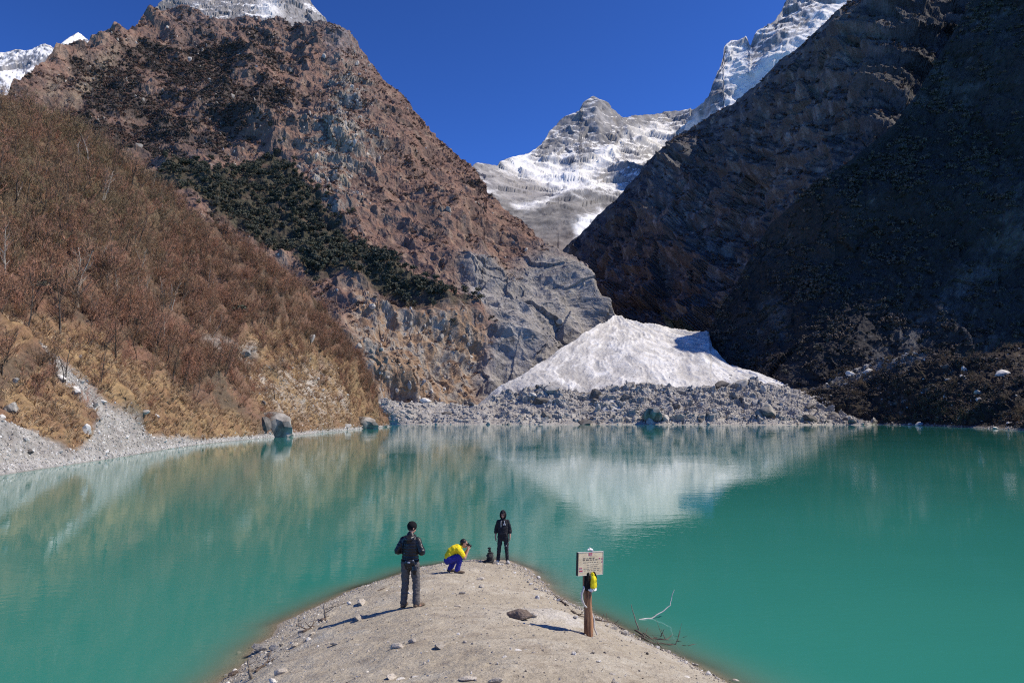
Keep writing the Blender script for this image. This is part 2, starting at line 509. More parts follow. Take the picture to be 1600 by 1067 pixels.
    # tan landslip scars on the upper left flank
    for poly in ([(90, 145), (140, 105), (185, 78), (178, 95), (150, 125), (105, 150)], [(58, 130), (95, 110), (90, 128), (62, 135)]):
        sc = poly_soft(s.PX + 6 * b, s.PY + 8 * b, poly, 7)
        col = mix(col, mix(c3(.27, .215, .155), c3(.16, .12, .09), sstep(0, .4, c)), sc * .85)
    return np.clip(col, .01, .9)
LM = sheet('mountain_left', LM_top, LM_bot, LM_ctrl, -140, 975, 860, 430, LM_disp, LM_col, M_mount, back=(6, 45, 34), jag=3.0,
           label='brown mountain with scrub and rocky spine rising on the left of the lake')

# ---- near hillside on the left shore
def shore_py(Y): return 648 + CAM_H * FPX / Y
LH_shore = [(-260, 790), (0, 741), (100, 726), (200, 711), (320, 693), (400, 685), (470, 679), (530, 673), (600, 667), (612, 666)]
LH_top = [(-260, 20), (-120, 80), (0, 142), (50, 165), (100, 192), (150, 230), (200, 262), (250, 292), (300, 335), (350, 372), (430, 402), (470, 440), (500, 472), (540, 522), (560, 560), (582, 594), (600, 645), (612, 664)]
LH_ctrl = [(x, y, CAM_H * FPX / (y - 648)) for x, y in LH_shore] + [(-260, 20, 112), (0, 142, 150), (100, 192, 163), (150, 230, 172), (250, 292, 193), (350, 372, 214), (430, 402, 228), (500, 472, 255), (540, 522, 273),
           (582, 594, 293), (605, 650, 305), (0, 560, 77), (0, 400, 100), (200, 500, 121), (200, 610, 105), (350, 560, 162), (450, 565, 212), (100, 300, 132), (300, 450, 172), (520, 600, 245), (-200, 500, 62), (420, 630, 172)]
POLY_SCREE = [(-260, 640), (-30, 615), (25, 655), (62, 672), (110, 706), (140, 690), (150, 655), (110, 612), (70, 575), (48, 545), (60, 535), (90, 560), (130, 590), (165, 630), (200, 655), (225, 680), (300, 686),
              (330, 690), (330, 720), (0, 760), (-260, 830)]
POLY_SCARP = [(310, 535), (345, 520), (410, 540), (405, 562), (330, 562)]
POLY_SLIDE = [(395, 590), (430, 575), (480, 565), (520, 590), (535, 640), (500, 655), (450, 640), (415, 615)]
POLY_GRASS = [(0, 505), (60, 500), (130, 520), (180, 545), (215, 570), (250, 600), (330, 640), (395, 665), (400, 690), (240, 690), (215, 660), (165, 630), (130, 590), (95, 560), (40, 545), (0, 560)]
POLY_GRASS2 = [(20, 610), (60, 580), (100, 610), (130, 650), (150, 690), (120, 700), (60, 670), (30, 650)]
POLY_GRASS3 = [(380, 520), (440, 505), (490, 540), (545, 560), (575, 610), (600, 660), (480, 672), (400, 640), (380, 580)]
def LH_disp(s, P, n):
    jx, jy = jit(s, P, 10, 12, 51)
    s.m_scree = poly_soft(jx, jy, POLY_SCREE, 5)
    s.m_slide = poly_soft(s.PX + 22 * fbm(P, 14, 4, .6, 52), s.PY + 22 * fbm(P, 14, 4, .6, 53), POLY_SLIDE, 22)
    s.m_scarp = poly_soft(jx, jy, POLY_SCARP, 8)
    s.m_grass = np.maximum(np.maximum(poly_soft(jx, jy, POLY_GRASS, 9), poly_soft(jx, jy, POLY_GRASS2, 7)), poly_soft(jx, jy, POLY_GRASS3, 14) * .9)
    g = (ridged(P * c3(1, 1, .5), 38, 4, .5, 54) - .45) * 4.2 + fbm(P, 14, 4, .5, 55) * 1.7
    f = fbm(P, 3.0, 3, .6, 56) * .45 + facets(P, 2.2, 6) * .22
    rock = facets(P, 6, 7) * 1.6
    shore = np.clip(s.V / .10, 0, 1)
    d = (g * (1 - .75 * s.m_scree) + f + rock * np.clip(s.m_scarp + s.m_slide * .3, 0, 1)) * (.05 + .95 * shore)
    return n * d[..., None]
def LH_col(s, P, n):
    a = fbm(P, 18, 5, .6, 61); b = fbm(P, 4, 4, .65, 62); c = fbm(P, 1.1, 3, .6, 63)
    base = mix(c3(.175, .10, .068), c3(.125, .09, .06), sstep(-.3, .3, a))
    base = mix(base, c3(.23, .13, .08), sstep(0, .5, b) * .6)
    olive = sstep(330, 200, s.PX + 60 * a) * sstep(470, 330, s.PY + 60 * b)
    base = mix(base, c3(.125, .10, .06), olive * .7)
    grass = mix(c3(.30, .20, .10), c3(.22, .13, .07), sstep(-.3, .3, b))
    grass = mix(grass, c3(.36, .25, .12), sstep(.1, .5, c) * .5)
    col = mix(base, grass, s.m_grass * .92)
    scree = mix(c3(.32, .30, .268), c3(.24, .222, .2), sstep(-.2, .4, b + .4 * a))
    scree = mix(scree, c3(.45, .43, .41), sstep(.2, .5, c) * .6)
    scree = mix(scree, c3(.17, .16, .15), sstep(.25, .5, -c) * .5)
    col = mix(col, scree, s.m_scree)
    sl = mix(c3(.33, .27, .20), c3(.44, .40, .34), sstep(-.1, .4, b))
    col = mix(col, sl, s.m_slide * sstep(-.35, .2, b + .4 * a) * .9)
    col = mix(col, mix(c3(.30, .27, .24), c3(.16, .13, .11), sstep(0, .4, b)), s.m_scarp * .85)
    beach = sstep(1.1, .35, P[..., 2] + .4 * b)
    col = mix(col, mix(c3(.40, .38, .35), c3(.28, .265, .25), sstep(-.2, .3, c)), beach)
    wet = sstep(.16, .04, P[..., 2])
    col = mix(col, c3(.17, .16, .14), wet * .7)
    return np.clip(col, .01, .9)
LH = sheet('hillside', LH_top, LH_shore, LH_ctrl, -260, 612, 560, 330, LH_disp, LH_col, M_hill, back=(6, 9, 2.5), skirt=(4, 2.5, .9), vpow=1.3,
           smooth=True, label='near slope of bare brown scrub and dry grass above the left shore')

# ---- snowy crag behind the left mountain, distant snow ridge far left
def snow_disp(amp, seed, ter=0.0):
    def f(s, P, n):
        d = (ridged(P * c3(1, 1, .7), 10 * amp, 6, .55, seed) - .45) * amp + facets(P, 3.2 * amp, int(seed)) * amp * .30 + facets(P, 1.1 * amp, int(seed) + 1) * amp * .12
        if ter: d = d + (terrace(P, ter, ter * 1.5, ter * 5, seed + 2, (.12, .05)) * ter * .3 + terrace(P, ter * 2.7, ter * 2.5, ter * 8, seed + 3, (-.2, .1)) * ter * .6) * sstep(-.25, .3, fbm(P, ter * 6, 3, seed=seed + 6))
        return n * (d * np.clip((1 - s.V) / .05 + .35, 0, 1))[..., None]
    return f
def snow_col(thr, seed, rockc=(.25, .24, .245), field=None, size=220):
    def f(s, P, n):
        b = fbm(P, size, 6, .6, seed); c = fbm(P, size * .14, 4, .6, seed + 1)
        w = sstep(thr - .05, thr + .05, s.slope + .20 * b + .12 * c)
        if field is not None:
            for poly, k in field:
                m = poly_soft(s.PX + 10 * b + 5 * c, s.PY + 10 * b + 5 * c, poly, 8)
                w = np.clip(w + m * k, 0, 1)
        rock = mix(c3(*rockc) * .75, c3(*rockc) * 1.3, sstep(-.3, .4, c + b * .5))
        rock = mix(rock, c3(.31, .27, .22), sstep(.2, .5, fbm(P * c3(1.5, 1.5, .3), size * .4, 3, .5, seed + 4)) * .5)
        return mix(rock, mix(c3(.86, .84, .80), c3(.78, .76, .73), sstep(0, .5, c)), w)
    return f
CR_top = [(190, 60), (225, 25), (255, 2), (290, -14), (330, -26), (380, -45), (420, -40), (460, -22), (484, -2), (495, 15), (506, 29), (530, 55), (560, 100)]
CR_bot = [(190, 120), (560, 160)]
CR_ctrl = [(190, 60, 1600), (255, 2, 1750), (380, -45, 1900), (500, 20, 1850), (300, 60, 1500), (450, 80, 1520), (560, 120, 1650), (400, 10, 1700), (190, 120, 1450)]
CR = sheet('rocky_crag', CR_top, CR_bot, CR_ctrl, 190, 560, 300, 110, snow_disp(26, 71), snow_col(.80, 72, (.25, .235, .225), [([(398, -8), (430, -5), (440, 20), (420, 32), (405, 25)], .6)], 90), M_rockface, back=(4, 80, 70), jag=3,
           label='grey crag streaked with snow behind the brown mountain')
FR_top = [(-120, 75), (-40, 95), (0, 82), (25, 77), (42, 80), (55, 76), (72, 69), (84, 76), (96, 68), (106, 60), (122, 50), (131, 58), (142, 70), (165, 90), (200, 120)]
FR_ctrl = [(-120, 80, 3250), (0, 82, 3400), (122, 50, 3650), (200, 120, 3750), (0, 150, 2800), (120, 150, 3000), (200, 160, 3200), (60, 110, 3150)]
FR = sheet('distant_snow_ridge', FR_top, [(-120, 190), (200, 190)], FR_ctrl, -120, 200, 220, 80, snow_disp(42, 76), snow_col(.66, 77, (.27, .265, .27), None, 180), M_snow, back=(4, 150, 140), jag=2,
           smooth=True, label='far snowy ridge with a small pointed summit at the left skyline')

# ---- central snow peak with the valley head below it
SP_top = [(700, 270), (735, 258), (748, 254), (775, 256), (800, 247), (828, 239), (846, 226), (858, 206), (876, 188), (905, 176), (910, 163), (925, 153), (942, 161), (961, 173), (972, 187), (985, 183),
          (1010, 176), (1050, 172), (1085, 168), (1110, 150), (1180, 110)]
SP_bot = [(700, 440), (1180, 440)]
SP_ctrl = [(735, 258, 2700), (828, 239, 3250), (876, 188, 3600), (925, 153, 3750), (972, 187, 3800), (1050, 172, 4100), (1150, 120, 4100), (900, 240, 3250), (850, 285, 2800), (960, 290, 2800), (1040, 250, 3300),
           (800, 310, 2450), (900, 320, 2350), (980, 320, 2400), (850, 350, 2150), (900, 390, 1950), (950, 360, 2100), (780, 350, 2200), (1000, 430, 1800), (850, 430, 1750), (930, 215, 3450), (885, 210, 3450), (1000, 230, 3450)]
SP_field = [([(828, 262), (850, 252), (900, 262), (960, 232), (975, 215), (965, 250), (905, 282), (880, 288), (840, 284), (815, 270)], .95), ([(800, 247), (828, 239), (830, 258), (812, 268), (785, 258)], .9),
            ([(815, 325), (850, 310), (900, 288), (960, 280), (985, 290), (940, 297), (880, 305), (850, 325), (820, 330)], .7), ([(980, 205), (1040, 195), (1050, 230), (1000, 225)], .55),
            ([(895, 355), (940, 322), (948, 326), (915, 362), (900, 372)], .8), ([(800, 318), (850, 316), (852, 326), (805, 328)], .75)]
SP_rock = [(735, 258), (780, 260), (850, 285), (870, 295), (850, 312), (800, 316), (760, 300)]
def SP_disp(s, P, n):
    d0 = snow_disp(70, 81, 34)(s, P, n)
    d1 = n * ((ridged(P, 300, 4, .45, 84) - .45) * 34 + fbm(P, 110, 3, .5, 86) * 14)[..., None]
    k = (.30 + .70 * sstep(2100, 3200, s.D))[..., None]
    return d0 * k + d1 * (1 - k)
def SP_col(s, P, n):
    col = snow_col(.77, 82, (.25, .245, .25), SP_field, 260)(s, P, n)
    b = fbm(P, 90, 5, .6, 83)
    low = sstep(300, 318, s.PY + 14 * b)
    rock = mix(c3(.10, .092, .086), c3(.24, .222, .20), sstep(-.3, .4, b + .5 * fbm(P, 30, 4, .6, 85)))
    grassy = mix(rock, c3(.17, .12, .09), sstep(345, 390, s.PY + 20 * b) * .6)
    snowy = np.zeros_like(low)
    for poly, k in SP_field[2:]:
        snowy = np.maximum(snowy, poly_soft(s.PX + 6 * b, s.PY + 6 * b, poly, 5) * k)
    col = mix(col, grassy, low * (1 - np.clip(snowy * 1.3, 0, 1)) * .92)
    m = poly_soft(s.PX + 8 * b, s.PY + 8 * b, SP_rock, 8)
    col = mix(col, mix(c3(.2, .185, .18), c3(.29, .27, .255), sstep(-.2, .4, b)), m * .85)
    return col
SP = sheet('snow_peak', SP_top, SP_bot, SP_ctrl, 700, 1180, 420, 240, SP_disp, SP_col, M_snow, back=(4, 250, 230), jag=2.0,
           smooth=True, label='pyramid shaped snow peak at the head of the valley')
SR_top = [(1030, 262), (1042, 236), (1060, 208), (1080, 184), (1097, 163), (1108, 148), (1116, 128), (1124, 108), (1131, 86), (1128, 76), (1142, 61), (1155, 62), (1166, 58), (1172, 72), (1184, 51), (1196, 42), (1211, 30), (1222, 14), (1232, -4),
          (1262, -30), (1330, -70), (1420, -110), (1500, -140)]
SR_bot = [(1030, 300), (1100, 260), (1200, 180), (1330, 70), (1500, -60)]
SR_ctrl = [(1030, 262, 2700), (1080, 184, 2800), (1131, 86, 2900), (1166, 58, 3000), (1230, 0, 3150), (1330, -70, 3400), (1500, -140, 3700), (1060, 280, 2400), (1150, 150, 2600), (1250, 60, 2780), (1330, 20, 2900), (1500, -60, 3200), (1110, 160, 2640), (1200, 80, 2750)]
SR_field = [([(1085, 195), (1130, 160), (1175, 105), (1240, 55), (1330, -10), (1400, -60), (1400, 0), (1300, 80), (1200, 170), (1100, 240), (1040, 262), (1050, 225)], .75), ([(1140, 75), (1165, 70), (1170, 110), (1150, 140), (1125, 130)], .6)]
SR = sheet('snow_ridge', SR_top, SR_bot, SR_ctrl, 1030, 1500, 330, 160, snow_disp(46, 91, 20), snow_col(.67, 92, (.27, .265, .275), SR_field, 200), M_snow, back=(4, 200, 200), jag=2.5,
           smooth=True, label='steep snow ridge with a rock tower above the dark right slope')

# ---- right side: shaded mountain, nearer dark spur, lit shore slope
NRM = np.array([-.82, -.27, .50])
def plane_depth(off):
    def f(px, py):
        rx, rz = ray(px, py)
        return off / (NRM[0] * rx + NRM[1] + NRM[2] * rz)
    return f
RM_top = [(868, 402), (880, 388), (900, 366), (930, 336), (960, 311), (980, 286), (1000, 266), (1020, 247), (1045, 226), (1070, 206), (1100, 190), (1130, 170), (1170, 141), (1210, 106), (1250, 71), (1290, 36), (1330, 2), (1370, -32),
          (1450, -105), (1600, -235), (1950, -320)]
RM_bot = [(868, 520), (1150, 540), (1250, 440), (1330, 380), (1450, 290), (1600, 120), (1950, 60)]
def RM_disp(s, P, n):
    PA = P * c3(1, 1, .5)
    amp = 1 + 1.1 * sstep(1260, 1080, s.PX)
    d = (ridged(PA, 190, 5, .5, 101) - .45) * 34 * amp + fbm(P, 70, 4, .5, 102) * 10
    d += terrace(P, 34, 30, 90, 103, (.35, -.25)) * 15 + terrace(P, 11, 12, 40, 107, (.35, -.25)) * 4
    d += facets(P * c3(1, 1, .55), 30, 8) * 8 * amp + facets(P * c3(1, 1, .4), 70, 10) * 14 * (amp - 1) + facets(P, 9, 9) * 2.6 + (ridged(PA, 18, 3, .5, 104) - .4) * 3
    d += (1 - np.abs(fbm(P, 5, 2, .5, 108))) * 1.6 - 1
    return n * (d * np.clip((1 - s.V) / .16 + .1, 0, 1))[..., None]
def RM_col(s, P, n):
    a = fbm(P, 110, 5, .6, 111); b = fbm(P, 22, 5, .62, 112); c = fbm(P, 4, 3, .6, 113)
    col = mix(c3(.110, .107, .113), c3(.072, .072, .079), sstep(-.2, .3, a))  # base lifted and blued: hazy air over the slope put into the colour
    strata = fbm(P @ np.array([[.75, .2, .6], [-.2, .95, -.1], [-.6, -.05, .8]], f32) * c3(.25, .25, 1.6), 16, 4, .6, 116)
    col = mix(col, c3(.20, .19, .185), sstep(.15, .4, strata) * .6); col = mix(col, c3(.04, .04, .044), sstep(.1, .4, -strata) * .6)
    grass = sstep(.55, .8, s.slope + .2 * b)
    col = mix(col, mix(c3(.11, .088, .078), c3(.08, .066, .06), sstep(0, .4, c)), grass * .8)
    rock = mix(c3(.16, .15, .145), c3(.40, .375, .35), sstep(0, .45, fbm(P * c3(1.4, 1.4, .25), 12, 4, .6, 114)))
    rockw = sstep(.40, .15, s.slope + .15 * b) * .6 * sstep(1450, 1250, s.PX + 60 * a)
    for poly in ([(1035, 300), (1120, 290), (1130, 370), (1090, 400), (1040, 365)], [(925, 420), (990, 370), (1010, 390), (1000, 480), (945, 490), (930, 450)]):  # outcrop and rock columns, their sunlit look put into a brighter rock colour
        m = poly_soft(s.PX + 25 * b, s.PY + 25 * b, poly, 25)
        rockw = np.clip(rockw + m * sstep(-.2, .3, b) * .8, 0, 1)
    col = mix(col, rock, rockw)
    return np.clip(col, .01, .8)
def RM_depth(px, py):
    """steep shaded wall; its inner (left) part leans back enough for the sun to graze it"""
    a = plane_depth(-300.0)(px, py) * (1 + .35 * sstep(1330, 1600, px))
    rx, rz = ray(px, py)
    b = -389.0 / (-.72 * rx - .40 + .60 * rz)
    w = sstep(1270, 1090, px)
    return a + (b - a) * w
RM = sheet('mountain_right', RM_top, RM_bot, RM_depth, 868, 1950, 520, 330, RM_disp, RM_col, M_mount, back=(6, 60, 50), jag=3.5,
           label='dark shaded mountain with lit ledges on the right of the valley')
RS_top = [(1090, 540), (1108, 518), (1122, 488), (1150, 442), (1180, 388), (1202, 352), (1260, 300), (1330, 250), (1400, 190), (1430, 150), (1460, 100), (1520, 0), (1560, -60), (1700, -235), (1950, -420), (2300, -560), (2750, -640)]  # crest right of view is unseen, raised to cast shade on spur and cone
RS_bot = [(1090, 560), (1130, 590), (1220, 612), (1300, 640), (1450, 640), (1600, 640), (2750, 640)]
def RS_disp(s, P, n):
    PA = P * c3(1, 1, .5)
    d = (ridged(PA, 120, 5, .5, 121) - .45) * 12 + fbm(P, 45, 4, .5, 122) * 4
    d += facets(P * c3(1, 1, .6), 18, 3) * 2.4 + facets(P, 6, 4) * 1.2 + (1 - np.abs(fbm(P, 4, 2, .5, 124))) * 1.6 - 1
    return n * (d * np.clip((1 - s.V) / .06 + .3, 0, 1))[..., None]
def RS_col(s, P, n):
    a = fbm(P, 70, 5, .6, 131); b = fbm(P, 14, 5, .62, 132); c = fbm(P, 3, 3, .6, 133)
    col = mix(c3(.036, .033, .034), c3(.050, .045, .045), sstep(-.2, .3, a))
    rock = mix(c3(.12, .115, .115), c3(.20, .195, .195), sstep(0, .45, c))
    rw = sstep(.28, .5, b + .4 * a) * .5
    for poly, k in (([(1200, 480), (1222, 475), (1225, 525), (1205, 520)], .9), ([(1500, 430), (1560, 340), (1620, 320), (1640, 360), (1540, 450), (1430, 545), (1380, 570), (1330, 585), (1400, 530)], .6)):
        m = poly_soft(s.PX + 18 * b, s.PY + 18 * b, poly, 16)
        rw = np.clip(rw + m * k * sstep(-.4, .2, b), 0, 1)
    return np.clip(mix(col, rock, rw), .01, .8)
RS_ctrl = [(1110, 520, 520), (1200, 352, 515), (1130, 585, 490), (1180, 598, 462), (1235, 606, 438), (1260, 300, 497), (1330, 250, 488), (1330, 450, 460), (1250, 560, 446), (1430, 150, 498), (1450, 400, 462), (1520, 0, 512), (1600, 0, 496), (1600, 300, 460), (1600, 500, 446),
           (1600, 640, 430), (1400, 640, 428), (1950, -420, 470), (1950, 300, 442), (1950, 640, 432), (2300, -560, 472), (2300, 0, 452), (2300, 640, 434), (2750, -640, 474), (2750, 640, 435)]
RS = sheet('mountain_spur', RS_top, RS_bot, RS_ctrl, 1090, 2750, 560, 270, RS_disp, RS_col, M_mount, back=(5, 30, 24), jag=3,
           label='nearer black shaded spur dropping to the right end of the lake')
RH_shore = [(1195, 662), (1290, 663), (1360, 663.2), (1450, 665), (1520, 668), (1600, 672), (1750, 680), (1950, 692)]
RH_top = [(1195, 606), (1235, 600), (1262, 598), (1300, 582), (1340, 575), (1400, 556), (1445, 548), (1500, 560), (1560, 548), (1600, 540), (1750, 520), (1950, 490)]
RH_ctrl = [(x, y, CAM_H * FPX / (y - 648)) for x, y in RH_shore] + [(1195, 606, 440), (1262, 598, 432), (1340, 575, 425), (1445, 548, 400), (1600, 540, 360), (1950, 490, 290), (1340, 625, 395), (1450, 610, 355), (1600, 610, 285), (1800, 600, 240)]
def RH_disp(s, P, n):
    d = (ridged(P, 55, 4, .5, 141) - .45) * 6 + fbm(P, 18, 4, .5, 142) * 3 + facets(P, 7, 5) * 1.4 + facets(P, 2.6, 6) * .7 + (1 - np.abs(fbm(P, 3, 2, .5, 143))) * 1.1 - .7
    return n * (d * np.clip(s.V / .14, 0.03, 1))[..., None]
def RH_col(s, P, n):
    a = fbm(P, 30, 5, .6, 151); b = fbm(P, 7, 4, .65, 152); c = fbm(P, 2, 3, .6, 153)
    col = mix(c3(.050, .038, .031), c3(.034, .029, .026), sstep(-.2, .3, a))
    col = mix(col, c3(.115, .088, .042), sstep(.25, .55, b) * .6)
    rk = sstep(.35, .5, fbm(P, 9, 4, .6, 154)) * .9
    tal = poly_soft(s.PX + 16 * b, s.PY + 10 * b, [(1260, 600), (1340, 572), (1440, 545), (1450, 556), (1360, 592), (1290, 606)], 10)
    rk = np.clip(rk * .55 + tal * sstep(-.3, .2, b), 0, 1)
    col = mix(col, mix(c3(.30, .285, .27), c3(.16, .15, .14), sstep(0, .4, c)), rk)
    beach = sstep(.9, .25, P[..., 2] + .3 * b)
    return np.clip(mix(col, mix(c3(.30, .29, .27), c3(.12, .11, .1), sstep(-.2, .3, c)), beach * .8), .01, .8)
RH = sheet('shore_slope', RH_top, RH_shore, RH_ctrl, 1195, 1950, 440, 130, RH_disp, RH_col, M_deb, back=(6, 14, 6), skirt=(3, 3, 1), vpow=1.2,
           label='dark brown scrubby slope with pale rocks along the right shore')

# ---- avalanche snow cone and moraine at the far shore
CF_top = [(738, 640), (770, 612), (800, 594), (850, 562), (900, 530), (938, 504), (962, 492), (1000, 503), (1060, 513), (1108, 519), (1112, 540), (1140, 569), (1190, 586), (1228, 600), (1250, 612)]
CF_bot = [(738, 655), (1250, 650)]
CF_ctrl = [(745, 640, 414), (800, 595, 428), (850, 612, 408), (1000, 607, 412), (1150, 612, 422), (1235, 608, 428), (1185, 590, 440), (962, 489, 575), (850, 557, 462), (1060, 513, 545), (1108, 522, 515), (1000, 550, 468), (900, 560, 460), (1100, 562, 460), (1142, 572, 460), (850, 650, 400), (1150, 650, 400), (770, 614, 420), (900, 522, 505)]
APEX = at(958, 486, 590)
def CF_disp(s, P, n):
    r = np.hypot(P[..., 0] - APEX[0], P[..., 1] - APEX[1]); th = np.arctan2(P[..., 0] - APEX[0], APEX[1] - P[..., 1])
    Q = np.stack([th * 60 + 3.2 * fbm(P, 30, 3, .5, 161), r * .16, P[..., 2] * 0], -1)
    s.flow = ridged(Q, 3.4, 5, .6, 162)
    s.flow2 = fbm(Q, 8, 4, .6, 163)
    d = (s.flow - .4) * 1.3 + s.flow2 * 1.2 + fbm(P, 40, 3, .45, 164) * 1.8 + facets(P, 4, 7) * .16 + fbm(P, 2.2, 3, .55, 165) * .28
    return n * d[..., None]
def CF_col(s, P, n):
    b = fbm(P, 9, 5, .65, 166)
    lf = sstep(960, 820, s.PX + 40 * s.flow2 - .5 * (s.PY - 560))
    col = mix(c3(.55, .525, .495), c3(.76, .74, .71), sstep(-.3, .3, s.flow2 + .4 * b))
    col = mix(col, c3(.29, .273, .255), sstep(.45, .15, s.flow + .25 * b) * (.40 + .4 * lf))
    col = mix(col, c3(.34, .32, .295), sstep(.0, .4, s.flow2 - .3 * b) * (.38 + .4 * lf))
    col = mix(col, c3(.40, .385, .37), sstep(.35, .6, fbm(P, 14, 5, .65, 167)) * .55)
    dirty = poly_soft(s.PX + 12 * b + 14 * s.flow2, s.PY + 12 * b, [(738, 645), (800, 592), (870, 545), (900, 535), (905, 550), (840, 590), (800, 610), (770, 640)], 18)
    col = mix(col, c3(.44, .42, .40), dirty * .75)
    edge = sstep(650, 605, s.PY + 10 * b)
    return np.clip(mix(c3(.38, .37, .36), col, edge * .8 + .2), .02, .88)
CF = sheet('snow_field', CF_top, CF_bot, CF_ctrl, 738, 1250, 400, 150, CF_disp, CF_col, M_cone, back=(4, 25, 12), jag=1.2,
           smooth=True, label='fan of dirty white avalanche snow filling the gully at the far shore')
MO_shore = [(560, 662), (600, 662.6), (700, 663), (1000, 663), (1300, 663.2), (1362, 663.6), (1375, 664)]
MO_top = [(560, 630), (600, 622), (640, 628), (690, 626), (730, 632), (750, 632), (770, 620), (785, 613), (830, 606), (862, 601), (880, 609), (905, 612), (925, 609), (960, 604), (1000, 600), (1040, 600), (1062, 605), (1085, 609), (1110, 602),
          (1130, 597), (1165, 593), (1200, 599), (1240, 606), (1290, 616), (1325, 632), (1345, 648), (1362, 659), (1375, 663)]
MO_ctrl = [(x, y, CAM_H * FPX / (y - 648)) for x, y in MO_shore] + [(x, y, 412) for x, y in MO_top[::3]] + [(600, 645, 385), (740, 648, 388), (860, 632, 394), (1000, 630, 392), (1150, 628, 392), (1290, 640, 392)]
def MO_disp(s, P, n):
    fl = sstep(740, 790, s.PX)
    d = fbm(P, 22, 4, .55, 171) * 2.4 * (.3 + .7 * fl) + facets(P, 6.5, 3) * (.5 + 1.6 * fl) + facets(P, 2.6, 4) * 1.0 + fbm(P, 9, 3, .5, 172) * .9
    d *= np.clip(s.V / .12, .05, 1)
    return n * d[..., None]
def MO_col(s, P, n):
    a = fbm(P, 20, 4, .6, 173); b = fbm(P, 4, 4, .65, 174)
    col = mix(c3(.33, .30, .265), c3(.40, .37, .325), sstep(-.3, .3, a))
    col = mix(col, c3(.17, .165, .16), sstep(.2, .5, b) * .6)
    col = mix(col, c3(.44, .43, .42), sstep(.2, .5, -b) * .5)
    wet = sstep(.4, .1, P[..., 2])
    return mix(col, c3(.33, .31, .285), wet * .6)
MO = sheet('moraine', MO_top, MO_shore, MO_ctrl, 560, 1375, 560, 70, MO_disp, MO_col, M_deb, back=(4, 14, 5), skirt=(3, 4, 1.0),
           label='low grey moraine bank of rubble along the far shore')
print('terrain', time.time() - T0)

# ------------------------------------------------------------------ spit (foreground ground)
SPL = np.array([wat(x, y) for x, y in [(150, 1200), (255, 1120), (345, 1067), (372, 1048), (402, 1012), (432, 992), (440, 975), (478, 957), (510, 940), (560, 918), (612, 903), (650, 887), (695, 880), (735, 872)]])
SPR = np.array([wat(x, y) for x, y in [(1500, 1220), (1300, 1130), (1150, 1067), (1090, 1036), (1035, 1012), (985, 984), (945, 968), (905, 950), (868, 926), (845, 905), (830, 893), (812, 884), (792, 876)]])
TIPY = 25.7
def spit_h(x, y):
    """ground height of the spit; crest line sinks to the water at the tip"""
    x = np.asarray(x, float); y = np.asarray(y, float)
    xl = np.interp(y, np.r_[-20, SPL[:, 1], TIPY], np.r_[-14, SPL[:, 0], -.9])
    xr = np.interp(y, np.r_[-20, SPR[:, 1], TIPY], np.r_[14, SPR[:, 0], -.3])
    hc = np.interp(y, [-20, 0, 4, 8.3, 11, 14.2, 17, 20, 22.5, 24.6, TIPY], [3.6, 3.25, 2.75, 2.0, 1.58, 1.17, .86, .62, .40, .20, .03])
    xc = .5 * (xl + xr) + np.interp(y, [5, 14, 24], [0, -.1, 0])
    hw = np.maximum(.5 * (xr - xl), .15)
    t = (x - xc) / hw
    h = hc * (1 - np.abs(t) ** 1.7)
    out = np.abs(t) > 1
    h = np.where(out, -(np.abs(t) - 1) * hw * .26 - ((np.abs(t) - 1) * hw) ** 2 * .03, h)
    over = np.maximum(y - TIPY, 0)
    rad = np.hypot(np.where(over > 0, x + .6, 0), over)
    h = np.where(over > 0, np.minimum(.02 - rad * .20, h), h)
    return h
def spit_z(x, y):
    x = np.asarray(x, float); y = np.asarray(y, float)
    P = np.stack([x, y, x * 0], -1)
    h = spit_h(x, y)
    k = np.clip((h + .25) / .5, .15, 1)
    h = h + k * (fbm(P, 2.6, 4, .5, 201) * .11 + fbm(P, .55, 4, .6, 202) * .034 + facets(P, .16, 4) * .012 + (ridged(P, 1.5, 3, .5, 203) - .4) * .04)
    # the low hump with a flat slab of rock left of the sign post
    h = h + .22 * np.exp(-(((x - .75) / .8) ** 2 + ((y - 14.9) / .55) ** 2))
    return h
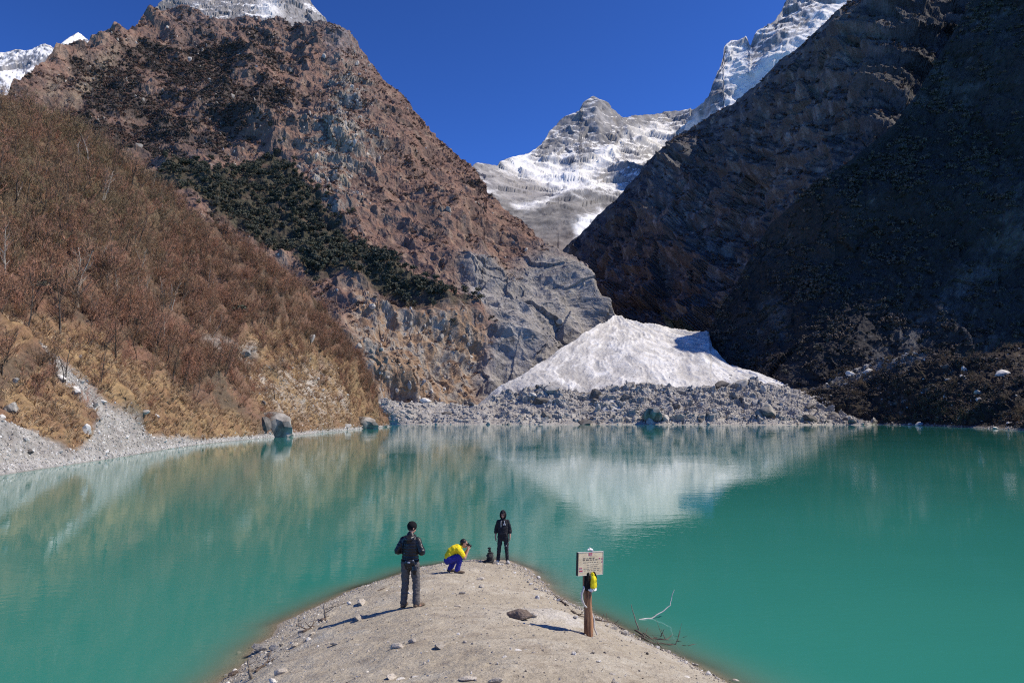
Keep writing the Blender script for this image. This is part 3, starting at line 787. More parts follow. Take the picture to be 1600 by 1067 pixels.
def build_spit():
    xs = np.concatenate([np.linspace(-60, -9, 50, endpoint=False), np.linspace(-9, 8, 420, endpoint=False), np.linspace(8, 60, 50)])
    ys = np.concatenate([np.linspace(-20, 7, 40, endpoint=False), np.linspace(7, 15, 230, endpoint=False), np.linspace(15, 28, 190, endpoint=False), np.linspace(28, 90, 40)])
    X, Y = np.meshgrid(xs, ys)
    Z = spit_z(X, Y)
    Z = np.maximum(Z, -6.0)
    P = np.stack([X, Y, Z], -1)
    a = fbm(P, 2.2, 5, .6, 211); b = fbm(P, .45, 4, .65, 212); c = fbm(P, .09, 3, .6, 213)
    col = mix(c3(.385, .335, .258), c3(.44, .392, .312), sstep(-.3, .4, a))
    col = mix(col, c3(.30, .25, .19), sstep(.05, .45, b + .3 * a) * .65)
    col = mix(col, c3(.49, .45, .37), sstep(.15, .5, -b + .4 * a) * .5)
    col = mix(col, c3(.22, .18, .145), sstep(.42, .62, c + .2 * b) * .5)
    pale = np.exp(-(((X - 1.3) / 1.4) ** 2 + ((Y - 14.6) / .8) ** 2))
    col = mix(col, c3(.51, .475, .42), np.clip(pale * 1.2 * sstep(-.4, .2, a + b), 0, 1) * .8)
    wet = sstep(.07, .02, Z + .03 * b) * (.25 + .75 * sstep(-.12, -.01, Z))
    col = mix(col, c3(.27, .22, .165), wet * .7)
    me = np_mesh('spit', P.reshape(-1, 3), grid_faces(*X.shape), True, mat_attr('spit_sand', grain=.06, amt=.27, bump=.8, bump_size=.06))
    set_col(me, col.reshape(-1, 3))
    o = obj('ground_spit', me)
    tag(o, 'pale sandy spit running out into the turquoise lake', None, None, 'structure')
    return o
build_spit()

# ------------------------------------------------------------------ lake
def build_lake():
    m, t, b, out = new_mat('lake_water')
    L = t.links.new
    b.inputs['Base Color'].default_value = (.018, .175, .135, 1)
    b.inputs['Roughness'].default_value = 0.018
    b.inputs['IOR'].default_value = 1.33
    b.inputs['Specular IOR Level'].default_value = 0.65
    g = N(t, 'ShaderNodeNewGeometry')
    # wind ripples: fine isotropic chop and longer wavelets across the view
    def noise(sc, det, stretch):
        mp = N(t, 'ShaderNodeMapping'); mp.inputs['Scale'].default_value = stretch
        L(g.outputs['Position'], mp.inputs['Vector'])
        n = N(t, 'ShaderNodeTexNoise'); n.inputs['Scale'].default_value = sc; n.inputs['Detail'].default_value = det; n.inputs['Roughness'].default_value = .55
        L(mp.outputs[0], n.inputs['Vector'])
        return n.outputs[0]
    n1 = noise(2.2, 3, (1, 1.6, 1)); n2 = noise(.35, 3, (1, 2.2, 1)); n3 = noise(.05, 2, (1, 1, 1))
    mr = N(t, 'ShaderNodeMapRange'); mr.inputs['From Min'].default_value = .38; mr.inputs['From Max'].default_value = .66; mr.inputs['To Min'].default_value = .25; mr.inputs['To Max'].default_value = 1.0
    L(n3, mr.inputs['Value'])
    b1 = N(t, 'ShaderNodeBump'); b1.inputs['Distance'].default_value = .0055
    L(mr.outputs[0], b1.inputs['Strength']); L(n1, b1.inputs['Height'])
    b2 = N(t, 'ShaderNodeBump'); b2.inputs['Strength'].default_value = .55; b2.inputs['Distance'].default_value = .009
    L(n2, b2.inputs['Height']); L(b1.outputs[0], b2.inputs['Normal'])
    L(b2.outputs[0], b.inputs['Normal'])
    # drifting silt: faint colour change
    n4 = noise(.03, 4, (1, 1, 1))
    rp = N(t, 'ShaderNodeValToRGB')
    rp.color_ramp.elements[0].position = .3; rp.color_ramp.elements[0].color = (.024, .197, .154, 1)
    rp.color_ramp.elements[1].position = .75; rp.color_ramp.elements[1].color = (.042, .242, .186, 1)
    L(n4, rp.inputs[0])
    # shallow water lets the bed show: opacity grows with depth (murky glacial water)
    ad = N(t, 'ShaderNodeAttribute', attribute_name='depth')
    mm = N(t, 'ShaderNodeMath', operation='MULTIPLY'); mm.inputs[1].default_value = -10.0
    ex = N(t, 'ShaderNodeMath', operation='EXPONENT'); su = N(t, 'ShaderNodeMath', operation='SUBTRACT'); su.inputs[0].default_value = 1.0
    L(ad.outputs['Fac'], mm.inputs[0]); L(mm.outputs[0], ex.inputs[0]); L(ex.outputs[0], su.inputs[1])
    # silt stirred up in the shallows: browner water, paler in place of scattered underwater light
    m2 = N(t, 'ShaderNodeMath', operation='MULTIPLY'); m2.inputs[1].default_value = -7.0
    e2 = N(t, 'ShaderNodeMath', operation='EXPONENT'); L(ad.outputs['Fac'], m2.inputs[0]); L(m2.outputs[0], e2.inputs[0])
    sm = N(t, 'ShaderNodeMix', data_type='RGBA'); sm.inputs[7].default_value = (.25, .265, .19, 1)
    L(e2.outputs[0], sm.inputs['Factor']); L(rp.outputs[0], sm.inputs[6]); L(sm.outputs[2], b.inputs['Base Color'])
    tr = N(t, 'ShaderNodeBsdfTransparent')
    gl = N(t, 'ShaderNodeBsdfGlossy'); gl.inputs['Roughness'].default_value = .035; L(b2.outputs[0], gl.inputs['Normal'])
    fr = N(t, 'ShaderNodeFresnel'); fr.inputs['IOR'].default_value = 1.33; L(b2.outputs[0], fr.inputs['Normal'])
    clear = N(t, 'ShaderNodeMixShader'); L(fr.outputs[0], clear.inputs[0]); L(tr.outputs[0], clear.inputs[1]); L(gl.outputs[0], clear.inputs[2])
    fin = N(t, 'ShaderNodeMixShader'); L(su.outputs[0], fin.inputs[0]); L(clear.outputs[0], fin.inputs[1]); L(b.outputs[0], fin.inputs[2])
    L(fin.outputs[0], out.inputs['Surface'])
    xs = np.concatenate([np.linspace(-3000, -60, 12, endpoint=False), np.linspace(-60, -10, 60, endpoint=False), np.linspace(-10, 9, 120, endpoint=False), np.linspace(9, 60, 60, endpoint=False), np.linspace(60, 3000, 12)])
    ys = np.concatenate([np.linspace(-3000, -30, 8, endpoint=False), np.linspace(-30, 7, 40, endpoint=False), np.linspace(7, 30, 150, endpoint=False), np.linspace(30, 120, 60, endpoint=False), np.linspace(120, 3000, 14)])
    X, Y = np.meshgrid(xs, ys)
    Z = spit_z(X, Y)
    dep = np.where((np.abs(X) < 60) & (Y > -30) & (Y < 90), np.maximum(-Z, 0.0), 6.0)
    me = np_mesh('lake', np.stack([X, Y, X * 0], -1).reshape(-1, 3), grid_faces(*X.shape), True, m)
    set_float(me, dep.ravel(), 'depth')
    o = obj('lake_water', me)
    tag(o, 'still turquoise glacial lake mirroring the snow fan', None, None, 'structure')
    # lake bed and valley floor under everything
    bm = np_mesh('valley_floor', np.array([[-8000, -8000, -7.], [8000, -8000, -7.], [8000, 8000, -7.], [-8000, 8000, -7.]]), np.array([[0, 1, 2, 3]]), False, mat_plain('silt', (.2, .18, .15)))
    tag(obj('ground', bm), 'silty lake bed and valley floor', None, None, 'structure')
build_lake()
print('lake', time.time() - T0)

# ------------------------------------------------------------------ vegetation prototypes
def tube(V, F, p0, p1, r0, r1, k=3):
    d = p1 - p0
    L = np.linalg.norm(d)
    if L < 1e-6: return
    d = d / L
    a = np.cross(d, [0.31, 0.2, 0.93]); a /= np.linalg.norm(a) + 1e-9
    b = np.cross(d, a)
    n = len(V)
    for p, r in ((p0, r0), (p1, r1)):
        for i in range(k):
            t = 2 * math.pi * i / k
            V.append(p + r * (math.cos(t) * a + math.sin(t) * b))
    for i in range(k):
        j = (i + 1) % k
        F.append((n + i, n + j, n + k + j, n + k + i))
def grow_tree(seed, H, stems, lean, spread, r, twig, ntw=(4, 4), trunk_frac=.35):
    """leafless tree or shrub: returns limb tubes and thin twig blades"""
    rg = np.random.RandomState(seed)
    V, F = [], []
    TV, TF = [], []
    def blade(p, d, L, w):
        n = np.cross(d, rg.normal(size=3)); n /= np.linalg.norm(n) + 1e-9
        m = p + d * L * .5 + rg.normal(size=3) * L * .06
        e = p + d * L + np.array([0, 0, .08 * L]) + rg.normal(size=3) * L * .1
        k = len(TV)
        TV.extend([p - n * w, p + n * w, m + n * w * .7, m - n * w * .7, e, e + n * w * .2])
        TF.extend([(k, k + 1, k + 2, k + 3), (k + 3, k + 2, k + 5, k + 4)])
    for s in range(stems):
        az = rg.uniform(0, 2 * math.pi)
        d = np.array([math.cos(az) * lean, math.sin(az) * lean, 1.0]) * (1 if stems > 1 else 1)
        d /= np.linalg.norm(d)
        p = np.array([math.cos(az), math.sin(az), 0]) * (.12 * H * rg.rand() if stems > 1 else 0)
        p[2] -= .15
        h = H * rg.uniform(.75, 1.05)
        nseg = 5
        rr = r * rg.uniform(.7, 1.1)
        for k in range(nseg):
            L = h / nseg
            d2 = d + rg.normal(size=3) * .16 + np.array([0, 0, .10]); d2 /= np.linalg.norm(d2)
            q = p + d2 * L
            r1 = rr * (1 - .75 * (k + 1) / nseg); r0 = rr * (1 - .75 * k / nseg)
            tube(V, F, p, q, r0, r1, 4)
            if (k + 1) / nseg > trunk_frac:
                for bnum in range(ntw[0]):
                    az2 = rg.uniform(0, 2 * math.pi)
                    side = np.array([math.cos(az2), math.sin(az2), rg.uniform(.25, 1.0)]); side /= np.linalg.norm(side)
                    bd = d2 * .45 + side * spread; bd /= np.linalg.norm(bd)
                    bl = h * rg.uniform(.16, .34) * (1.15 - .5 * (k + 1) / nseg)
                    b0 = p + (q - p) * rg.rand()
                    mid = b0 + bd * bl * .55; bd2 = bd + np.array([0, 0, .3]) + rg.normal(size=3) * .2; bd2 /= np.linalg.norm(bd2)
                    end = mid + bd2 * bl * .5
                    tube(V, F, b0, mid, r1 * .5, r1 * .34, 3); tube(V, F, mid, end, r1 * .34, r1 * .12, 3)
                    for tnum in range(ntw[1]):
                        t = rg.uniform(.2, 1.0)
                        tp = b0 + (mid - b0) * (t / .55) if t < .55 else mid + (end - mid) * ((t - .55) / .45)
                        td = bd2 * .6 + rg.normal(size=3) * .55 + np.array([0, 0, .35]); td /= np.linalg.norm(td)
                        blade(tp, td, bl * rg.uniform(.4, .85), twig)
            p, d = q, d2
    return (np.array(V), np.array(F)), (np.array(TV), np.array(TF))
def leaf_crown(seed, n, rx, rz, z0, size, lumps=7, tri=False):
    """crown of many small leaf-clump faces gathered in uneven lumps"""
    rg = np.random.RandomState(seed)
    cs = [np.array([rg.normal() * rx * .45, rg.normal() * rx * .45, z0 + rz * rg.uniform(.2, .95)]) for _ in range(lumps)]
    rs = [rx * rg.uniform(.35, .62) for _ in range(lumps)]
    V, F = [], []
    for i in range(n):
        k = rg.randint(lumps)
        u = rg.normal(size=3); u /= np.linalg.norm(u)
        p = cs[k] + u * rs[k] * (.62 + .42 * rg.rand()) * np.array([1, 1, .85])
        nrm = u + rg.normal(size=3) * .45; nrm /= np.linalg.norm(nrm)
        a = np.cross(nrm, rg.normal(size=3)); a /= np.linalg.norm(a) + 1e-9
        b = np.cross(nrm, a)
        s = size * rg.uniform(.55, 1.25)
        m = len(V)
        V.extend([p - a * s - b * s * .5, p + a * s * .9 - b * s * .6, p + a * s * .4 + b * s * .8, p - a * s * .7 + b * s * .7])
        F.append((m, m + 1, m + 2, m + 3))
    return np.array(V), np.array(F)
def obj_mat_two(name, cols, rough=.9, hue=True):
    """flat plant colour picked per object between several tones, plus leaf-scale mottling"""
    m, t, b, o = new_mat(name)
    oi = N(t, 'ShaderNodeObjectInfo')
    rp = N(t, 'ShaderNodeValToRGB')
    e = rp.color_ramp.elements
    e[0].position = 0; e[0].color = (*cols[0], 1); e[1].position = 1; e[1].color = (*cols[-1], 1)
    for i, c in enumerate(cols[1:-1]):
        x = e.new((i + 1) / (len(cols) - 1)); x.color = (*c, 1)
    t.links.new(oi.outputs['Random'], rp.inputs[0])
    n = N(t, 'ShaderNodeTexNoise'); n.inputs['Scale'].default_value = 1.3; n.inputs['Detail'].default_value = 4
    g = N(t, 'ShaderNodeNewGeometry'); t.links.new(g.outputs['Position'], n.inputs['Vector'])
    mr = N(t, 'ShaderNodeMapRange'); mr.inputs['From Min'].default_value = .3; mr.inputs['From Max'].default_value = .7; mr.inputs['To Min'].default_value = .55; mr.inputs['To Max'].default_value = 1.5
    t.links.new(n.outputs[0], mr.inputs['Value'])
    mx = N(t, 'ShaderNodeMix', data_type='RGBA', blend_type='MULTIPLY'); mx.inputs['Factor'].default_value = 1
    t.links.new(rp.outputs[0], mx.inputs[6]); t.links.new(mr.outputs[0], mx.inputs[7])
    t.links.new(mx.outputs[2], b.inputs['Base Color'])
    b.inputs['Roughness'].default_value = rough; b.inputs['Specular IOR Level'].default_value = .15
    return m
M_twig = obj_mat_two('bare_twigs', [(.38, .185, .115), (.28, .155, .095), (.27, .175, .10), (.42, .21, .13), (.30, .165, .115)])
M_olive = obj_mat_two('olive_twigs', [(.27, .195, .10), (.21, .155, .085), (.29, .195, .115), (.24, .17, .105)])
M_bark = obj_mat_two('dark_bark', [(.045, .036, .03), (.065, .052, .042), (.085, .07, .058)])
M_pale = obj_mat_two('pale_bark', [(.36, .32, .265), (.28, .25, .205)])
M_ever = obj_mat_two('evergreen_leaves', [(.066, .072, .050), (.092, .096, .066), (.074, .078, .062), (.115, .108, .076)])
M_scrub = obj_mat_two('dark_scrub_leaves', [(.082, .070, .062), (.11, .088, .076), (.072, .070, .058), (.13, .098, .082)])
M_straw = obj_mat_two('dry_grass_blades', [(.41, .285, .16), (.33, .21, .12), (.29, .17, .10), (.47, .35, .21)])
M_rust = obj_mat_two('rusty_scrub', [(.18, .106, .082), (.13, .08, .066), (.215, .13, .09)])

# ---- scatter as ONE object with geometry nodes (for what nobody could count)
def scatter(name, pts, rots, scales, idx, protos, label):
    me = bpy.data.meshes.new(name)
    n = len(pts)
    me.vertices.add(n); me.vertices.foreach_set('co', np.ascontiguousarray(pts, f32).ravel())
    a = me.attributes.new('rot', 'FLOAT_VECTOR', 'POINT'); a.data.foreach_set('vector', np.ascontiguousarray(rots, f32).ravel())
    a = me.attributes.new('siz', 'FLOAT_VECTOR', 'POINT'); a.data.foreach_set('vector', np.ascontiguousarray(scales, f32).ravel())
    a = me.attributes.new('pick', 'INT', 'POINT'); a.data.foreach_set('value', np.ascontiguousarray(idx, np.int32))
    o = obj(name, me)
    tag(o, label, None, None, 'stuff')
    col = bpy.data.collections.new(name + '_sources')
    for k, p in enumerate(protos):
        q = bpy.data.objects.new('%s_source_%02d' % (name, k), p); col.objects.link(q)
    g = bpy.data.node_groups.new(name, 'GeometryNodeTree')
    g.interface.new_socket('Geometry', in_out='INPUT', socket_type='NodeSocketGeometry')
    g.interface.new_socket('Geometry', in_out='OUTPUT', socket_type='NodeSocketGeometry')
    gi = g.nodes.new('NodeGroupInput'); go = g.nodes.new('NodeGroupOutput')
    ip = g.nodes.new('GeometryNodeInstanceOnPoints')
    ci = g.nodes.new('GeometryNodeCollectionInfo'); ci.inputs['Collection'].default_value = col
    ci.inputs['Separate Children'].default_value = True; ci.inputs['Reset Children'].default_value = True
    def na(nm, ty):
        x = g.nodes.new('GeometryNodeInputNamedAttribute'); x.data_type = ty; x.inputs['Name'].default_value = nm
        return x.outputs['Attribute']
    L = g.links.new
    L(gi.outputs[0], ip.inputs['Points']); L(ci.outputs[0], ip.inputs['Instance'])
    ip.inputs['Pick Instance'].default_value = True
    L(na('pick', 'INT'), ip.inputs['Instance Index'])
    er = g.nodes.new('FunctionNodeEulerToRotation'); L(na('rot', 'FLOAT_VECTOR'), er.inputs[0]); L(er.outputs[0], ip.inputs['Rotation'])
    L(na('siz', 'FLOAT_VECTOR'), ip.inputs['Scale'])
    L(ip.outputs[0], go.inputs[0])
    md = o.modifiers.new('scatter', 'NODES'); md.node_group = g
    return o
RG = np.random.RandomState(11)
def rz_rots(n, tiltamt=.12):
    return np.stack([RG.normal(size=n) * tiltamt, RG.normal(size=n) * tiltamt, RG.uniform(0, 6.283, n)], -1)
def join_mesh(name, parts):
    """one mesh from [(V, F quads, material)]"""
    Vs, Fs, mi, n, mats = [], [], [], 0, []
    for k, (V, F, m) in enumerate(parts):
        Vs.append(V); Fs.append(F + n); n += len(V); mi += [k] * len(F); mats.append(m)
    me = np_mesh(name, np.concatenate(Vs), np.concatenate(Fs), False)
    for m in mats: me.materials.append(m)
    me.polygons.foreach_set('material_index', np.array(mi, np.int32))
    return me

# shrubs (stuff) on the near hillside
shrub_protos = []
for k in range(9):
    (v1, f1), (v2, f2) = grow_tree(300 + k, 3.2, 6, .5, .9, .035, .014, (3, 5), .15)
    shrub_protos.append(join_mesh('bare_shrub_mesh_%d' % k, [(v1, f1, M_bark if k % 3 else M_twig), (v2, f2, M_twig)]))
fold = (1 - LH.m_scree) * (1 - LH.m_scarp * .8)
dens = fold * (1 - .86 * LH.m_grass) * (1 - .75 * LH.m_slide) * sstep(.4, 2.2, LH.P[..., 2]) * sstep(-.55, -.1, fbm(LH.P, 12, 3, .5, 301) + .2 * LH.V)
dens = np.clip(dens, .0, 1) * (.35 + .65 * sstep(.12, .3, LH.V))
p, nn, px, py = sheet_samples(LH, dens * (.25 + 1.5 * sstep(-.25, .3, fbm(LH.P, 7, 3, .6, 308))), 4600, RG)
sc = (.4 + 1.1 * RG.rand(len(p)) ** 1.7) * (.55 + .55 * sstep(2, 16, p[:, 2]))
olive_protos = []
for k in range(4):
    (v1, f1), (v2, f2) = grow_tree(330 + k, 3.2, 6, .5, .9, .035, .014, (3, 5), .15)
    olive_protos.append(join_mesh('olive_shrub_mesh_%d' % k, [(v1, f1, M_bark), (v2, f2, M_olive)]))
ol = sstep(360, 180, px + 90 * fbm(p, 25, 3, .5, 306)) * sstep(500, 360, py + 60 * fbm(p, 25, 3, .5, 307))
pick = np.where(RG.rand(len(p)) < ol * .6, RG.randint(9, 13, len(p)), RG.randint(0, 9, len(p)))
scatter('scrub', p, rz_rots(len(p), .2), np.stack([sc * 1.05, sc * 1.05, sc], -1), pick, shrub_protos + olive_protos, 'tangle of leafless brown scrub covering the near left slope')
# dry grass (stuff)
def tuft(seed, n=16, h=.55, w=.016):
    rg = np.random.RandomState(seed); V, F = [], []
    for i in range(n):
        a = rg.uniform(0, 6.283); r = rg.rand() * .16
        p0 = np.array([math.cos(a) * r, math.sin(a) * r, -.05]); d = np.array([math.cos(a) * rg.uniform(.2, 1.0), math.sin(a) * rg.uniform(.2, 1.0), 1.0])
        d /= np.linalg.norm(d); L = h * rg.uniform(.6, 1.2)
        nrm = np.cross(d, [math.cos(a + 1.3), math.sin(a + 1.3), 0]); nrm /= np.linalg.norm(nrm) + 1e-9
        m = p0 + d * L * .6; e = m + (d + np.array([d[0], d[1], -.4])) * L * .35
        k = len(V); V.extend([p0 - nrm * w, p0 + nrm * w, m + nrm * w * .8, m - nrm * w * .8, e, e + nrm * w * .1]); F.extend([(k, k + 1, k + 2, k + 3), (k + 3, k + 2, k + 5, k + 4)])
    me = np_mesh('dry_grass_tuft_%d' % seed, np.array(V), np.array(F), False, M_straw)
    return me
tufts = [tuft(k, 18, .7, .02) for k in range(5)]
gd = (.3 + 1.2 * sstep(-.2, .3, fbm(LH.P, 3.5, 3, .6, 310))) * np.clip(LH.m_grass * (1 - LH.m_scree * .97) + .10 * (1 - LH.m_scree), 0, 1) * sstep(.25, .8, LH.P[..., 2])
p, nn, px, py = sheet_samples(LH, gd / np.maximum(LH.D, 50) ** .6, 11000, RG)
sc = RG.uniform(.6, 1.6, len(p))
scatter('dry_grass', p, rz_rots(len(p), .2), np.stack([sc, sc, sc], -1), RG.randint(0, 5, len(p)), tufts, 'golden dry grass covering the lower left slope')
# dark scrub (stuff) on the big mountain, on the shaded slopes and the right shore
bush = []
for k in range(6):
    v, f = leaf_crown(400 + k, 70, 1.3, 1.5, -.2, .30, 5)
    bush.append(np_mesh('scrub_bush_mesh_%d' % k, v, f, False, M_scrub if k < 4 else M_rust))
w = (1 - LM.m_slab) * (1 - LM.m_green) * (1 - .6 * LM.m_cliff) * (.04 + sstep(.0, .35, fbm(LM.P, 34, 4, .65, 305)))
p, nn, px, py = sheet_samples(LM, w, 7000, RG)
sc = RG.uniform(.5, 1.5, len(p))
rusty = []
for k in range(4):
    v, f = leaf_crown(430 + k, 60, 1.3, 1.1, -.2, .26, 5)
    rusty.append(np_mesh('rust_bush_mesh_%d' % k, v, f, False, M_rust))
scatter('heath', p, rz_rots(len(p)), np.stack([sc * 1.2, sc * 1.2, sc * .8], -1), RG.randint(0, 4, len(p)), rusty, 'red brown winter heath over the mountain flank')
w = LM.m_scrub * (LM.PX > -100) * (.2 + LM.m_scrub)
p, nn, px, py = sheet_samples(LM, w, 8000, RG)
sc = RG.uniform(.6, 1.7, len(p))
scatter('mountain_scrub', p, rz_rots(len(p)), np.stack([sc * 1.15, sc * 1.15, sc], -1), RG.randint(0, 6, len(p)), bush, 'dark dwarf scrub scattered over the brown mountain')
w = sstep(-.3, .3, fbm(RH.P, 16, 4, .6, 303)) * sstep(.8, 3, RH.P[..., 2]) * (RH.PX < 1750)
p, nn, px, py = sheet_samples(RH, w, 2600, RG)
sc = RG.uniform(.5, 1.3, len(p))
allp = bush[:4] + bush[:3] + olive_protos[:2]
scatter('shore_scrub', p, rz_rots(len(p)), np.stack([sc, sc, sc * .9], -1), RG.randint(0, len(allp), len(p)), allp, 'dark scrub covering the slope on the right shore')
w = (.2 + sstep(-.1, .3, fbm(RS.P, 40, 4, .6, 304))) * (RS.PX < 1750) * sstep(.2, .5, RS.slope)
p, nn, px, py = sheet_samples(RS, w, 2500, RG)
sc = RG.uniform(.9, 2.2, len(p))
scatter('spur_scrub', p, rz_rots(len(p)), np.stack([sc, sc, sc], -1), RG.randint(0, 4, len(p)), bush[:4], 'dark scrub on the shaded black spur')
w = sstep(.35, .6, RM.slope) * (RM.PX < 1700)
p, nn, px, py = sheet_samples(RM, w, 3500, RG)
sc = RG.uniform(.9, 2.0, len(p))
scatter('ledge_scrub', p, rz_rots(len(p)), np.stack([sc, sc, sc], -1), RG.randint(0, 6, len(p)), bush, 'low scrub on the ledges of the dark right mountain')

# ---- evergreen trees: individuals nearest the lake side, the rest one mass
ever = []
for k in range(6):
    cv, cf = leaf_crown(500 + k, 190, 2.1, 4.2, 1.6, .42, 9)
    tv, tf = [], []
    tube(tv, tf, np.array([0, 0, -.4]), np.array([.1, .05, 3.6]), .2, .1, 5)
    for a in range(4):
        tube(tv, tf, np.array([.05, 0, 1.4 + .4 * a]), np.array([math.cos(a * 1.7) * 1.1, math.sin(a * 1.7) * 1.1, 2.3 + .5 * a]), .07, .03, 3)
    ever.append((np_mesh('evergreen_crown', cv, cf, False, M_ever), np_mesh('evergreen_trunk', np.array(tv), np.array(tf), False, M_bark), join_mesh('evergreen_mass_%d' % k, [(cv, cf, M_ever), (np.array(tv), np.array(tf), M_bark)])))
w = np.maximum(LM.m_green, .10 * poly_soft(LM.PX, LM.PY, POLY_GREEN, 40)) * (.30 + sstep(-.25, .2, fbm(LM.P, 24, 4, .6, 309)))
p, nn, px, py = sheet_samples(LM, w, 1250, RG)
big = np.argsort(np.linalg.norm(p, axis=1))
near, far = big[:290], big[290:]
protos = []
def make_thing(name, loc, label, cat, group, parts, rotz, sc):
    t = empty(name, loc, rotz); t.scale = sc if not np.isscalar(sc) else (sc,) * 3
    tag(t, label, cat, group)
    for nm, me in parts: obj(nm, me, t)
    return t
for i in near:
    k = RG.randint(6); s = .5 + .85 * RG.rand() ** 1.5
    zone = 'at the low right end of the green belt' if px[i] > 640 else 'in the narrow middle of the green belt' if px[i] > 500 else 'at the left end of the green belt' if px[i] < 320 else 'in the broad upper left part of the green belt'
    size = 'large' if s > .95 else 'small' if s < .75 else 'middle sized'
    make_thing('evergreen_tree', p[i], '%s dark evergreen tree %s' % (size, zone), 'tree', '%s evergreen trees %s' % (size, zone),
               [('trunk', ever[k][1]), ('crown', ever[k][0])], RG.uniform(0, 6.28), (s * 1.1, s * 1.1, s))
q = p[far]; sc = RG.uniform(.55, 1.1, len(q))
scatter('evergreen_forest', q, rz_rots(len(q), .05), np.stack([sc * 1.1, sc * 1.1, sc], -1), RG.randint(0, 6, len(q)), [e[2] for e in ever], 'dense evergreen wood filling the higher part of the green belt')

# ---- bare trees on the near hillside: individuals
bare = []
for k in range(8):
    st = [1, 2, 1, 3, 2, 3, 1, 2][k]
    (v1, f1), (v2, f2) = grow_tree(600 + k, 8.0, st, .22 if st > 1 else .1, .85, .13, .017, (5, 6) if st < 3 else (4, 5), .3)
    bare.append((v1, f1, v2, f2))
bm_dark = [(np_mesh('bare_tree_trunk', a, b, False, M_bark), np_mesh('bare_tree_crown', c, d, False, M_twig)) for a, b, c, d in bare]
bm_pale = [(np_mesh('pale_tree_trunk', a, b, False, M_pale), np_mesh('pale_tree_crown', c, d, False, M_twig)) for a, b, c, d in bare[:4]]
def V_of(s, x, y):
    j = int(np.clip(np.searchsorted(s.PX[0], x), 0, s.PX.shape[1] - 1))
    return float((s.PY[0, j] - y) / max(s.PY[0, j] - s.PY[-1, j], 1))
w = dens * sstep(3.5, 9, LH.P[..., 2]) * (LH.PX > -60) / np.maximum(LH.D, 60)
p, nn, px, py = sheet_samples(LH, w, 210, RG)
for i in range(len(p)):
    k = RG.randint(8); s = RG.uniform(.6, 1.05)
    if px[i] > 430: s *= .8
    zone = ('on the hill crest' if V_of(LH, px[i], py[i]) > .8 else 'just above the golden grass' if V_of(LH, px[i], py[i]) < .42 else 'in the olive scrub at the far left' if px[i] < 170 else 'in the rusty scrub near the mountain foot' if px[i] > 380 else 'in the middle of the brown slope')
    stem_n = ['single', 'twin', 'single', 'three', 'twin', 'three', 'single', 'twin'][k]
    nm, lb, gr = 'bare_tree', 'dark leafless %s stemmed tree %s' % (stem_n, zone), 'dark %s stemmed bare trees %s' % (stem_n, zone)
    ms = bm_dark[k]
    if RG.rand() < .13:
        ms = bm_pale[k % 4]; lb = 'leafless tree with a pale trunk %s' % zone; gr = 'pale trunked bare trees %s' % zone
    make_thing(nm, p[i], lb, 'tree', gr, [('trunk', ms[0]), ('crown', ms[1])], RG.uniform(0, 6.28), (s, s, s))
for (x, y, s, k, pale, lb) in [(118, 482, 1.55, 1, 1, 'tall pale twin trunked birch leaning over the scree gully'), (134, 484, 1.25, 0, 0, 'thick black trunked bare tree beside the tall pale birch'),
                               (32, 172, 1.0, 3, 0, 'bare tree standing on the hill crest against the far snowy ridge'), (430, 500, .9, 5, 0, 'dark spreading bare tree above the pale rock scarp'),
                               (322, 572, .8, 3, 0, 'arching bare tree hanging over the golden grass near the shore'), (200, 300, 1.2, 4, 0, 'dark forked bare tree high on the left slope'), (105, 330, 1.3, 2, 0, 'largest dark bare tree in the olive scrub at the far left')]:
    P0, _ = sheet_pt(LH, x, y)
    ms = (bm_pale if pale else bm_dark)[k]
    make_thing('bare_tree', P0, lb, 'tree', None, [('trunk', ms[0]), ('crown', ms[1])], RG.uniform(0, 6.28), s)
for (x, y, s, lb) in [(378, 496, .75, 'dark evergreen bush above the pale rock scarp'), (210, 520, .55, 'low dark green bush beside the dry grass'), (60, 470, .5, 'dull green bush low in the scrub at the far left'), (330, 240, 1.3, 'lone dark evergreen bush on the mountain above the green belt')]:
    P0, _ = sheet_pt(LH if y > 300 else LM, x, y)
    make_thing('evergreen_bush', P0, lb, 'bush', None, [('trunk', ever[2][1]), ('crown', ever[3][0])], 1.0, (s * 1.3, s * 1.3, s * .8))
print('veg', time.time() - T0)

# ------------------------------------------------------------------ rocks
def rock_mesh(seed, mat, sub=2, cuts=11, flat=1.0, rough=.05, name='rock'):
    """angular stone: sphere directions cut by random planes, then lightly roughened"""
    rg = np.random.RandomState(seed)
    bm = bmesh.new()
    bmesh.ops.create_icosphere(bm, subdivisions=sub, radius=1)
    n = rg.normal(size=(cuts, 3)); n /= np.linalg.norm(n, axis=1)[:, None]
    d = rg.uniform(.34, .78, cuts)
    V = np.array([v.co[:] for v in bm.verts]); F = np.array([[v.index for v in f.verts] for f in bm.faces]); bm.free()
    dot = V @ n.T
    r = np.where(dot > .05, d[None] / np.maximum(dot, .05), 9).min(1)
    r = np.minimum(r, 1.0)
    V = V * r[:, None]
    V += V * (fbm(V + seed * 3.1, .45, 3, .5, seed) * rough * 2)[:, None]
    V *= np.array([1, rg.uniform(.65, 1), flat * rg.uniform(.6, .9)])
    me = np_mesh(name, V, F, False, mat)
    return me
M_stone = mat_plain('grey_stone', (.36, .332, .295), .9, .25, .35, 2.2, bump=.5, bdist=.15, obj_var=.35)
M_stone_dark = mat_plain('dark_stone', (.12, .108, .095), .95, .1, .45, 2.0, (.19, .17, .15), bump=.5, bdist=.15, obj_var=.25)
M_stone_white = mat_plain('white_stone', (.62, .59, .54), .9, .25, .12, 2.0, bump=.4, bdist=.1, obj_var=.12)
